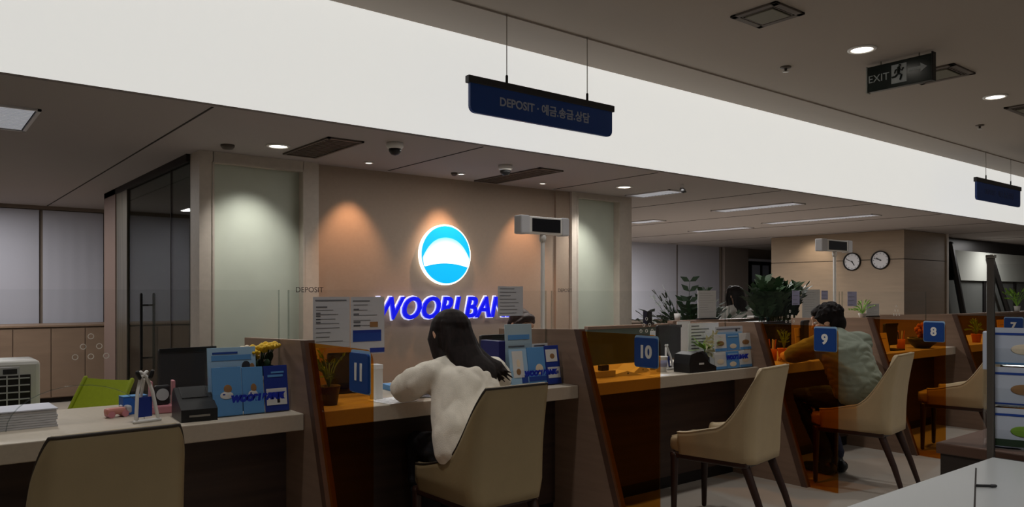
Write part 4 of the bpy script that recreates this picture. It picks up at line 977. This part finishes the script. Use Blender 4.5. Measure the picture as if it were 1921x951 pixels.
# lime office chair, its back tilted
def office_chair(x, y, rz, label, m, zt, recl, wid=.44, hgt=.5):
    t = thing('office_chair', label, 'chair', (x, y, 0), rz, 'staff chairs')
    q = MB()
    for k in range(5):
        a = k*2*PI/5+.3; q.tube([(0, 0, .09), (.28*math.cos(a), .28*math.sin(a), .07)], [.024, .016], seg=8)
    part_of(t, 'star_base', q, m_black, True)
    for k in range(5):
        a = k*2*PI/5+.3; part_of(t, 'caster', MB().ell((.28*math.cos(a), .28*math.sin(a), .03), (.03, .02, .03), u=10, v=8), m_black, True)
    part_of(t, 'gas_column', MB().tube([(0, 0, .08), (0, 0, .42)], .025), m_black, True)
    part_of(t, 'seat', MB().box(-.24, .24, -.24, .24, .42, .49, .03), m)
    T = Matrix.Translation((0, -.23, .5)) @ Matrix.Rotation(recl, 4, 'X')
    q = MB(); rows = []
    for k in range(13):
        z = hgt*k/12; rows.append([(wid/2*(1-.06*(k/12)**2)*s_/6, .008*(s_/6)**2, z) for s_ in range(-6, 7)])
    q.grid(rows, T=T); q.grid([[(p[0], p[1]-.018, p[2]) for p in r] for r in rows], T=T)
    bk = part_of(t, 'backrest', q, m, True)
    part_of(t, 'back_frame', MB().tube([T @ Vector(p) for p in [(-wid/2, .008, 0)] + [(-wid/2*(1-.06*(k/6)**2), .008, hgt*k/6) for k in range(1, 7)]], .012, seg=8), m, True)
    part_of(t, 'back_frame', MB().tube([T @ Vector(p) for p in [(wid/2, .008, 0)] + [(wid/2*(1-.06*(k/6)**2), .008, hgt*k/6) for k in range(1, 7)]], .012, seg=8), m, True)
    part_of(t, 'back_stem', MB().tube([(0, -.1, .45), (0, -.24, .46), T @ Vector((0, -.02, .2))], .018, seg=8), m_black, True)
    return t
q = at(150, 740, y=4.5)
office_chair(q.x-.19, 4.42, math.radians(122), 'lime green office chair behind the counter with the white easel stand', m_lime, 1.0, .52, .35, .38)
# ------------------------------------------------------------------ plants by the low partitions
def frond_plant(x, y, z0, label, fronds, m, length, leaf, pot=None, box=None, seed=1, up=.5):
    t = thing('potted_plant', label, 'plant', (x, y, z0)); rr = random.Random(seed)
    if box: part_of(t, 'planter', MB().box(-box[0], box[0], -box[1], box[1], 0, box[2], .01), m_dark); zb = box[2]-.03; part_of(t, 'planter_rim', MB().box(-box[0]-.012, box[0]+.012, -box[1]-.012, box[1]+.012, box[2]-.03, box[2]-.008, .004), m_black_soft); part_of(t, 'soil', MB().box(-box[0]+.01, box[0]-.01, -box[1]+.01, box[1]-.01, box[2]-.01, box[2]+.002), m_walnut)
    else: part_of(t, 'pot', MB().lathe([(pot*.7, 0), (pot, .32), (pot*1.05, .34), (pot*.9, .34), (pot*.85, .3)]), m_black_soft, True); zb = .30
    q = MB(); st = MB()
    for k in range(fronds):
        a = rr.uniform(0, 2*PI); lean = rr.uniform(.2, 1.0); L = length*rr.uniform(.6, 1.0)
        bx = rr.uniform(-.7, .7)*(box[0] if box else .05); b0 = Vector((bx, rr.uniform(-.05, .05), zb))
        h = Vector((math.cos(a), math.sin(a)*.6, 0))
        pts = [b0+h*L*lean*.75*(s**1.5)+Vector((0, 0, L*(s-up*lean*s*s))) for s in (i/9 for i in range(10))]
        st.tube(pts, [.006-.0004*i for i in range(10)], seg=5)
        for i in range(2, 10):
            d = (pts[i]-pts[i-1]).normalized(); s_ = d.cross(Vector((0, 0, 1))); s_ = s_.normalized() if s_.length > .05 else Vector((0, 1, 0))
            for sd in (-1, 1):
                e = (d*.6+s_*sd+Vector((0, 0, rr.uniform(-.1, .4)))).normalized(); n_ = e.cross(d).normalized(); wv = e.cross(n_).normalized()*leaf*.24
                c = pts[i]
                q.poly([c, c+e*leaf*.45+wv, c+e*leaf, c+e*leaf*.45-wv])
    part_of(t, 'foliage', q, m); part_of(t, 'stems', st, m, True)
    return t
c = at(1296, 590, y=5.5); frond_plant(c.x, 5.5, 0, 'dark glossy plant behind the low partition beside the office blinds', 40, m_leaf, 1.25, .13, pot=.17, seed=4, up=.36)
c0, c1 = at(1441, 598, y=YP-.37), at(1528, 598, y=YP-.37)
frond_plant((c0.x+c1.x)/2, YP-.2, 0, 'dense green plant in a dark planter box behind the number 9 counter', 60, mat('deep_leaf', (44, 70, 42), .5, noise_=(14, .3)), .55, .12, box=((c1.x-c0.x)/2, .16, 1.0), seed=8, up=.35)
c = at(1608, 597, y=YP+.1)
pot_plant(c.x, YP+.03, .99, .16, .15, 'bright green little plant on the low partition beside the display pole', mat('bright_leaf', (130, 176, 60), .5), m_white, 22, pot_h=.05)
c = at(1908, 583, y=YP+.03); pot_plant(c.x, YP+.03, .99, .3, .2, 'bright green plant on the long low partition at the picture edge', mat('bright_leaf', (130, 176, 60), .5), m_white, 20)
c = at(1214, 577, y=YP+.12); t = thing('speaker', 'small black box standing on the greenish partition', 'speaker', (c.x, YP+.115, 1.0))
part_of(t, 'cabinet', MB().box(-.035, .035, -.03, .03, 0, .13, .006), m_black); part_of(t, 'grille', MB().lathe([(.022, 0), (.022, .002)], T=facing((0, -.0305, .08)), seg=16), m_black_soft); part_of(t, 'front_foot', MB().box(-.05, .05, -.04, .03, 0, .008), m_black_soft)
c = at(1238, 596, y=4.6); t = thing('paper_cup', 'small white cup on the low partition end', 'cup', (px0+.10, YP+.025, 1.03)); part_of(t, 'cup_wall', MB().lathe([(.025, 0), (.033, .07), (.03, .07), (.024, .006)]), m_white, True)
c = at(1425, 602, y=YP); t = thing('paper_tray', 'flat white tray on the end of the brown partition', 'tray', (px1-.13, YP+.025, 1.03)); part_of(t, 'tray_body', MB().box(-.11, .11, -.04, .05, 0, .02, .004), m_white); part_of(t, 'sheet', MB().box(-.1, .1, -.035, .045, .0201, .023), m_paper)
# ------------------------------------------------------------------ people
def V(*a): return Vector(a)
def head_shapes(mb, c, f, tilt=0, r=1.0):
    """head with face; c centre, f facing direction (flat), tilt: nod in radians"""
    f = Vector((f[0], f[1], 0)).normalized(); s = Vector((f.y, -f.x, 0))
    M = Matrix.Identity(4); M.col[0][:3] = s; M.col[1][:3] = f; M.col[2][:3] = (0, 0, 1)
    M = Matrix.Translation(c) @ M @ Matrix.Rotation(-tilt, 4, 'X') @ Matrix.Scale(r, 4)
    mb2 = MB(M)
    mb2.bm.free(); mb2.bm = mb.bm
    mb2.ell((0, -.012, .03), (.074, .092, .085)); mb2.ell((0, .022, -.035), (.062, .07, .072)); mb2.ell((0, .052, -.085), (.034, .034, .026))
    mb2.ell((0, .086, .045), (.05, .018, .022)); mb2.tube([(0, .092, .03), (0, .112, -.014)], [.008, .014], seg=8)
    mb2.ell((0, .085, -.05), (.024, .012, .006)); mb2.ell((0, .084, -.06), (.021, .012, .007))
    for s_ in (-1, 1):
        mb2.ell((s_*.076, -.008, -.005), (.011, .022, .034)); mb2.ell((s_*.04, .066, -.02), (.025, .022, .022))
        mb2.ell((s_*.03, .085, .03), (.02, .012, .006))
    return M
def hand_shapes(mb, wrist, d, up, side, curl=.5, s=1.0):
    """palm, four unequal fingers with bent knuckles, thumb leaving the palm's side; side = +1 thumb towards d x up"""
    d = Vector(d).normalized(); up = Vector(up); up = (up-d*up.dot(d)).normalized(); w = d.cross(up).normalized()*side
    P = lambda a, b, c: wrist + (d*a + w*b + up*c)*s
    mb.tube([P(-.02, 0, 0), P(.03, .002, 0), P(.085, .0, .003)], [(.022*s, .019*s), (.036*s, .016*s), (.041*s, .014*s)], ref=w, seg=12)
    for k, (b, L) in enumerate(((.030, .072), (.010, .080), (-.011, .075), (-.031, .060))):
        pts = [P(.07, b, .003)]; a = 0; pos = Vector((.088, b, .003)); pts.append(P(*pos))
        for seg_l, bend in ((.45, .35), (.31, .6), (.26, .45)):
            a += bend*curl; pos = pos + Vector((math.cos(a)*L*seg_l, b*.06, -math.sin(a)*L*seg_l)); pts.append(P(*pos))
        mb.tube(pts, [.010*s, .0095*s, .0088*s, .008*s, .0068*s], seg=8)
    pos = [P(.012, .03, -.004), P(.045, .052, -.012), P(.07, .056, -.022), P(.09, .048, -.03)]
    mb.tube(pos, [.014*s, .012*s, .0105*s, .008*s], seg=8)
def eyes(par, M):
    for s_ in (-1, 1):
        e = MB(M).ell((s_*.03, .078, .012), (.013, .011, .009), u=12, v=8).build('eye', m_white, par, True)
        MB(M).ell((s_*.03, .087, .012), (.006, .004, .006), u=10, v=6).build('iris', m_black, e, True)
def figure(name, label, hip, chest, neck, head, face, tilt, LA, RA, LL, RL, sex='f', curl=.5, scale=1.0, group=None, hand_up=(0, 0, 1)):
    """seated body: LA/RA = shoulder, elbow, wrist, fingertip direction; LL/RL = hip joint, knee, ankle, toe"""
    mb = MB(); sw = .02 if sex == 'm' else 0
    mb.tube([hip+V(0, 0, -.02), hip.lerp(chest, .45), chest, chest.lerp(neck, .6)], [(.16, .11), (.13+sw, .095), (.155+sw*1.5, .105), (.11, .075)], ref=(RA[0]-LA[0]).normalized(), seg=16)
    mb.tube([chest.lerp(neck, .4), neck, head+V(0, 0, -.04)], [.065, .052, .05], seg=12)
    M = head_shapes(mb, head, face, tilt)
    for A, sd in ((LA, -1), (RA, 1)):
        sh, el, wr, fd = A
        mb.tube([chest.lerp(neck, .45), sh, sh.lerp(el, .35), el, el.lerp(wr, .3), wr], [.05, .052+sw*.4, .046+sw*.4, .037, .039, .025], seg=12)
        hand_shapes(mb, wr, fd, hand_up, -sd, curl)
    for Lg in (LL, RL):
        h, k, an, toe = Lg
        mb.tube([hip.lerp(h, .5), h, h.lerp(k, .5), k, k.lerp(an, .3), an], [.085, .088, .075, .056, .054, .034], seg=12)
        mb.tube([an+V(0, 0, -.02), an.lerp(toe, .5)+V(0, 0, -.03), toe], [.034, .032, .024], seg=10)
    o = blob(name, mb, m_skin, None, .0055, 3)
    tag(o, label, 'person', group); eyes(o, M)
    return o, M
def trousers(par, hip, LL, RL, m, name='trousers', ease=.014, hw=.172):
    mb = MB()
    mb.tube([hip+V(0, 0, -.04), hip+V(0, .0, .10)], [(hw, .125), (hw*.9, .115)], ref=(RL[0]-LL[0]).normalized(), seg=16)
    for h, k, an, toe in (LL, RL):
        mb.tube([hip.lerp(h, .4), h, h.lerp(k, .5), k+V(0, .012, .008), k.lerp(an, .4), an+V(0, 0, .035)], [.10, .088+ease, .078+ease, .064+ease, .06+ease, .05+ease], seg=14)
    return blob(name, mb, m, par, .009, 4, wrinkle=(11, .007))
def shoes(par, LL, RL, m):
    for h, k, an, toe in (LL, RL):
        mb = MB(); d = (toe-an); d.z = 0; d.normalize()
        b0 = V(an.x, an.y, 0)
        mb.tube([b0-d*.045+V(0, 0, .045), b0+d*.06+V(0, 0, .042), b0+d*.165+V(0, 0, .032)], [(.042, .042), (.046, .038), (.036, .028)], ref=(d.y, -d.x, 0), seg=12)
        mb.tube([V(an.x, an.y, .04), V(an.x, an.y, .10)], [.046, .043], seg=12)
        mb.tube([b0-d*.05+V(0, 0, .012), b0+d*.17+V(0, 0, .012)], [(.044, .012), (.04, .012)], ref=(d.y, -d.x, 0), seg=12)
        blob('shoe', mb, m, par, .006, 2)
# the woman in the cream sweater
hip = V(2.06, 2.82, .575); chest = V(2.07, 2.97, .85); neck = V(2.085, 3.055, 1.0); hd = V(2.075, 3.10, 1.105)
LA = (V(1.905, 3.0, .935), V(1.83, 3.13, .855), V(1.99, 3.285, .835), V(.9, .45, -.05))
RA = (V(2.265, 2.98, .935), V(2.37, 3.12, .835), V(2.21, 3.27, .835), V(-.75, .6, -.05))
LL = (V(1.98, 2.83, .56), V(1.985, 3.20, .56), V(1.99, 3.16, .10), V(1.99, 3.27, .03))
RL = (V(2.14, 2.83, .56), V(2.15, 3.20, .56), V(2.15, 3.16, .10), V(2.15, 3.27, .03))
wm, M = figure('person', 'woman with long dark hair in a cream sweater writing at the counter, seen from behind', hip, chest, neck, hd, (.12, 1), .42, LA, RA, LL, RL, 'f', .8)
m_sweater = mat('cream_knit', (240, 232, 216), .9, noise_=(30, .05), bump=(260, .25), sheen=.2)
mb = MB(); rf = (1, -.03, 0)
mb.tube([V(2.06, 2.815, .53), V(2.05, 2.825, .60), V(2.05, 2.85, .67), V(2.06, 2.91, .78), chest+V(0, -.01, .04), V(2.078, 3.01, .95), V(2.082, 3.045, 1.0)], [(.165, .13), (.215, .155), (.215, .15), (.19, .13), (.175, .115), (.13, .08), (.07, .062)], ref=rf, seg=20)
for (sh, el, wr, fd), sd in ((LA, -1), (RA, 1)):
    mb.tube([V(2.087, 3.02, .955), sh+V(0, 0, -.005), sh.lerp(el, .5)+V(sd*.012, -.01, -.01), el+V(sd*.0, -.02, .0), el.lerp(wr, .5)+V(0, 0, .006), wr+V(0, 0, 0)], [.055, .066, .075, .070, .056, .042], seg=14)
    mb.tube([wr.lerp(el, .12), wr+fd.normalized()*.02], [.044, .040], seg=12)
blob('sweater', mb, m_sweater, wm, .009, 26, wrinkle=(17, .006), zs=.35)
trousers(wm, hip, LL, RL, mat('black_trousers', (22, 20, 24), .8)); shoes(wm, LL, RL, m_black)
# hair: cap and long mass falling over the back, swept to her right
mb = MB()
hc = hd + V(.0, -.02, .03)
mb.ell(hc, (.092, .108, .092)); mb.ell(hc+V(0, -.02, -.05), (.092, .092, .10))
bk = [hd+V(0, -.075, .02), hd+V(-.002, -.115, -.07), hd+V(.01, -.16, -.13), hd+V(.05, -.195, -.165), hd+V(.11, -.21, -.185)]
mb.tube(bk, [(.08, .05), (.092, .05), (.10, .042), (.10, .032), (.06, .02)], ref=(1, 0, 0), seg=18)
mb.tube([hd+V(-.05, .02, .05), hd+V(-.066, .025, -.02), hd+V(-.07, -.02, -.09), hd+V(-.075, -.09, -.15)], [(.025, .045), (.024, .05), (.026, .045), (.018, .03)], seg=12)
mb.tube([hd+V(.07, -.04, .0), hd+V(.09, -.085, -.09), hd+V(.125, -.145, -.145), hd+V(.17, -.175, -.165), hd+V(.205, -.18, -.185)], [(.03, .05), (.036, .045), (.045, .036), (.042, .028), (.02, .014)], seg=12)
rr = random.Random(11)
for k in range(80):
    u = rr.uniform(-1, 1); e = hd+V(.02+.1*u+.09*(rr.random()+.3), -.215+.02*rr.random(), -.175-.055*rr.random())
    mb.tube([hc+V(.075*u, -.085+.045*abs(u), .03), hd+V(.088*u, -.138+.05*u*u, -.06), hd+V(.03+.105*u, -.185+.035*u*u, -.135), e], [.010, .011, .010, .004], seg=6)
blob('hair', mb, mat('long_dark_hair', (30, 21, 19), .7, spec=.2, grain=((60, 60, 5), .45)), wm, .005, 2)
t = thing('pen', 'slim pen in the woman’s hand over the form', 'pen', V(2.13, 3.37, .832)); part_of(t, 'barrel', MB().tube([(0, .01, -.045), (-.012, -.03, .06)], .0045, seg=8), m_navy, True); part_of(t, 'tip', MB().tube([(.0012, .014, -.05), (0, .01, -.044)], [.001, .004], seg=6), m_steel, True)
# the man in the grey-green shirt
hip = V(5.13, 2.62, .575); chest = V(5.10, 2.73, .86); neck = V(5.13, 2.81, 1.005); hd = V(5.15, 2.87, 1.10)
LA = (V(4.93, 2.79, .95), V(4.98, 3.08, .845), V(5.24, 3.28, .83), V(.95, .25, -.1))
RA = (V(5.31, 2.71, .95), V(5.46, 2.98, .845), V(5.38, 3.24, .835), V(-.6, .7, -.1))
LL = (V(5.05, 2.63, .56), V(5.07, 3.02, .56), V(5.22, 2.93, .10), V(5.24, 3.05, .03))
RL = (V(5.22, 2.63, .56), V(5.28, 3.02, .56), V(5.36, 2.92, .10), V(5.38, 3.04, .03))
mn, M = figure('person', 'man with short black hair in a grey-green shirt leaning on the counter at sign 9', hip, chest, neck, hd, (-.25, 1), .3, LA, RA, LL, RL, 'm', .7)
m_shirt = mat('green_shirt', (134, 142, 126), .85, noise_=(20, .05), bump=(120, .12), sheen=.1)
mb = MB(); rf = (1, -.2, 0)
mb.tube([V(5.13, 2.60, .54), V(5.12, 2.62, .63), V(5.11, 2.66, .74), chest+V(0, -.01, .03), V(5.12, 2.76, .96), V(5.13, 2.79, 1.0)], [(.16, .125), (.19, .15), (.195, .145), (.205, .14), (.17, .10), (.085, .07)], ref=rf, seg=20)
for (sh, el, wr, fd), sd in ((LA, -1), (RA, 1)):
    mb.tube([V(5.12, 2.77, .965), sh, sh.lerp(el, .4), sh.lerp(el, .82)], [.075, .082, .078, .068], seg=14)
blob('shirt', mb, m_shirt, mn, .008, 14, wrinkle=(10, .008), zs=2.2)
trousers(mn, hip, LL, RL, mat('navy_trousers', (24, 26, 48), .8), ease=.004, hw=.15); shoes(mn, LL, RL, m_black)
mb = MB(M)
mb.ell((0, -.022, .045), (.086, .1, .088)); mb.ell((0, -.058, -.02), (.078, .058, .074)); mb.ell((0, .045, .085), (.066, .05, .036))
for s_ in (-1, 1): mb.ell((s_*.07, -.005, .035), (.024, .06, .055))
rr = random.Random(3)
for k in range(120):
    d = V(rr.gauss(0, 1), rr.gauss(-.2, 1), abs(rr.gauss(.5, .8))).normalized(); c = V(0, -.02, .045)+V(d.x*.088, d.y*.1, d.z*.088)
    mb.tube([c, c+V(d.x*.012, d.y*.012+.01, d.z*.008)+V(0, 0, -.008)], [.009, .004], seg=5)
blob('hair', mb, m_hair, mn, .005, 2)
# staff
def staff(label, base, face, m_top, hair, seat=.48, nod=.2, zsh=0):
    x, y = base; f = Vector((face[0], face[1], 0)).normalized(); r = Vector((f.y, -f.x, 0))
    P = lambda fr, sd, z: V(x, y, z+zsh)+f*fr+r*sd
    hip = P(0, 0, seat+.10); chest = P(.05, 0, seat+.40); neck = P(.085, 0, seat+.55); hd = P(.12, 0, seat+.665)
    LA = (P(.05, -.17, seat+.485), P(.12, -.22, seat+.28), P(.33, -.12, seat+.33), f*1+r*.3)
    RA = (P(.05, .17, seat+.485), P(.12, .22, seat+.28), P(.33, .12, seat+.33), f*1-r*.3)
    LL = (P(0, -.09, seat+.08), P(.4, -.1, seat+.08), P(.38, -.1, .10-zsh), P(.5, -.1, .03-zsh)); RL = (P(0, .09, seat+.08), P(.4, .1, seat+.08), P(.38, .1, .10-zsh), P(.5, .1, .03-zsh))
    o, M = figure('person', label, hip, chest, neck, hd, face, nod, LA, RA, LL, RL, 'f', .6)
    mb = MB(); rf = tuple(r)
    mb.tube([hip+V(0, 0, -.02), hip.lerp(chest, .5), chest, chest.lerp(neck, .75)], [(.18, .13), (.15, .115), (.175, .12), (.10, .075)], ref=rf, seg=18)
    for (sh, el, wr, fd) in (LA, RA): mb.tube([chest.lerp(neck, .7), sh, sh.lerp(el, .5), el, el.lerp(wr, .9)], [.07, .07, .06, .053, .04], seg=12)
    blob('blouse', mb, m_top, o, .009, 4, wrinkle=(10, .01))
    trousers(o, hip, LL, RL, mat('black_trousers', (22, 20, 24), .8)); shoes(o, LL, RL, m_black)
    mb = MB(M)
    mb.ell((0, -.024, .042), (.085, .096, .086))
    if hair == 'bun':
        mb.ell((0, -.06, -.01), (.075, .055, .07)); mb.ell((.0, -.125, .06), (.04, .04, .038)); mb.ell((0, .05, .095), (.06, .04, .03))
        for s_ in (-1, 1): mb.tube([(s_*.03, .06, .1), (s_*.075, .04, .05), (s_*.08, -.0, .0)], [.02, .018, .012], seg=8)
    else:
        mb.tube([(0, -.05, .06), (0, -.085, -.05), (0, -.11, -.18), (0, -.12, -.28)], [(.085, .06), (.098, .05), (.10, .04), (.07, .025)], ref=(1, 0, 0), seg=16)
        for s_ in (-1, 1): mb.tube([(s_*.06, .02, .07), (s_*.088, .01, -.03), (s_*.09, -.03, -.16), (s_*.08, -.06, -.24)], [.035, .035, .036, .02], seg=10)
        mb.ell((0, .045, .095), (.06, .04, .03))
    blob('hair', mb, m_hair if hair == 'long' else m_hair_brown, o, .006, 2)
    return o
c = at(1385, 560, y=5.45)
staff('staff member with long dark hair in a white blouse behind the brown low partition', (c.x, 5.40), (.15, 1), m_white, 'long', .48, .0, .12)
office_chair(c.x, 5.42, math.radians(-8), 'dark office chair under the staff member with long hair', m_black_soft, 1, .15, .42, .3)
c = at(990, 600, y=4.45)
staff('staff member with a dark hair bun, only her crown above the number 10 divider', (c.x+.05, 4.72), (.05, -1), mat('navy_blouse', (40, 44, 70), .8), 'bun', .43, .45, -.045)
office_chair(c.x+.05, 4.72, math.radians(180), 'dark office chair under the staff member with the bun', m_black_soft, 1, .15, .42, .3)
# ------------------------------------------------------------------ white writing table in front, with glass wing and leaflet stand
WT = .90; wb = at(1860, 858, z=WT); wx1 = wb.x+.005; wy1 = wb.y
t = thing('writing_table', 'white writing table in front with a thin dark seam in its top', 'table', (wx1-.75, wy1-.3, 0)); w = .75
part_of(t, 'tabletop', MB().box(-w, w, -.34, .30, WT-.04, WT, .002), mat('white_laminate', (172, 174, 174), .25))
s0, s1 = at(1831, 878, z=WT)-Vector((wx1-.75, wy1-.3, 0)), at(1828, 960, z=WT)-Vector((wx1-.75, wy1-.3, 0))
sn = (s1-s0).cross(Vector((0, 0, 1))).normalized()*.0016
part_of(t, 'stripe', MB().prism([tuple((v+n_)[:2]) for v, n_ in ((s0, sn), (s1, sn), (s1, -sn), (s0, -sn))], WT-.0005, WT+.0006, 'z'), m_groove)  # thin dark strip laid on the tabletop
part_of(t, 'cabinet_base', MB().box(-w+.02, w-.02, -.3, .27, .08, WT-.04), m_white)
part_of(t, 'plinth', MB().box(-w+.05, w-.05, -.27, .24, 0, .08), m_dark)
part_of(t, 'end_edge', MB().box(w, w+.006, -.34, .30, WT-.04, WT), m_dark)
p = at(1852, 914, z=WT); q2 = at(1843, 908, z=WT)
t = thing('pen', 'small black pen lying on the white writing table by the glass post', 'pen', (p.x-.006, p.y+.0, WT+.0042), -.75)
part_of(t, 'barrel', MB().tube([(-.018, 0, 0), (.01, 0, 0)], .003, seg=8), m_black, True); part_of(t, 'cap', MB().tube([(.01, 0, 0), (.018, 0, 0)], .0036, seg=8), m_black_soft, True)
# dark cabinet beyond the table end
cx_ = wx1+.03
t = thing('leaflet_cabinet', 'dark brown cabinet with wooden top at the end of the white writing table', 'cabinet', (cx_+.32, wy1-.2, 0))
part_of(t, 'body', MB().box(-.30, .32, -.5, .34, .0, WT-.02), mat('cabinet_dark', (44, 36, 32), .5, grain=((3, 3, 30), .3)))
part_of(t, 'top', MB().box(-.305, .33, -.51, .35, WT-.02, WT+.008, .003), m_divider_edge)
part_of(t, 'door_gap', MB().box(-.3015, -.30, -.06, -.054, .05, WT-.03), m_groove)
# glass wing with metal post
pz = at(1857, 481, x=wx1+.012).z
t = thing('glass_wing', 'clear glass screen with a slim dark metal post at the end of the writing table', 'screen', (wx1+.014, wy1+.012, 0))
part_of(t, 'post', MB().box(-.006, .006, -.012, .004, 0.0, pz-.001, .002), mat('post_grey', (96, 90, 84), .4, metal=.5))
part_of(t, 'post_cap', MB().box(-.008, .008, -.014, .006, pz-.004, pz+.004, .002), m_steel)
part_of(t, 'pane', MB().prism([(-.012, WT+.01), (-.012, pz-.02), (-.5, pz-.02), (-.5, WT+.01)], -.003, .003, 'x'), m_clear)
# three-tier leaflet stand on the dark cabinet, turned to the hall
sp = at(1845, 700, x=wx1+.075); RZ = math.radians(-72); H = at(1860, 624, x=wx1+.10).z-(WT+.009); WS = .40
B0 = Vector((sp.x, sp.y, WT+.009)); SM = Matrix.Translation(B0) @ Matrix.Rotation(RZ, 4, 'Z')
t = thing('leaflet_stand', 'tiered acrylic leaflet stand behind the glass post on the dark cabinet', 'leaflet holder', B0, RZ)
m_haze = mat('stand_white', (196, 202, 216), .5)
part_of(t, 'back_sheet', MB().box(0, WS, .14, .143, 0, H), m_clear)
part_of(t, 'side_strip', MB().box(-.004, .012, .06, .10, H*.66, H, .002), m_haze)
for x_ in (0, WS): part_of(t, 'side_sheet', MB().prism([(-.0, 0), (-.0, H*.3), (.12, H), (.14, H), (.14, 0)], x_-.0015, x_+.0015, 'x'), m_clear)
lab = ['lowest row', 'middle row', 'top row']
for k in range(3):
    y_ = .045*k; z_ = H*.345*k
    part_of(t, 'pocket', MB().box(.003, WS-.003, y_-.002, y_+.001, z_, z_+H*.16), m_clear); part_of(t, 'shelf', MB().box(.003, WS-.003, y_, y_+.045, z_, z_+.003), m_clear)
    for j in range(3):
        p_ = SM @ Vector((.075+.128*j, y_+.006, z_+.0035))
        tt = thing('leaflet', ('pale leaflet in the %s of the stand, nearest the glass post', 'pale leaflet in the %s of the stand, second from the glass post', 'pale leaflet in the %s of the stand, third from the glass post')[j] % lab[k], 'leaflet', p_, RZ, 'leaflets in the tiered stand')
        h_ = H*.335; w2 = .059; T = Matrix.Rotation(-.10, 4, 'X')
        part_of(tt, 'cover', MB().box(-w2, w2, 0, .005, 0, h_, T=T), m_haze)
        part_of(tt, 'header', MB().box(-w2, w2*.9, -.001, 0, h_*.80, h_*.86, T=T), m_ink_blue)
        part_of(tt, 'band', MB().box(-w2, w2, -.001, 0, h_*(.02), h_*(.2 if k == 0 else .06), T=T), [m_leaf, m_ink_blue, m_sky][k])
        part_of(tt, 'figure', MB().ell((0, 0, 0), (w2*.5, .001, h_*.14), T=T @ Matrix.Translation((w2*.2, -.001, h_*.42))), [m_leaf2, m_print_brown, m_print_cream][k], True)
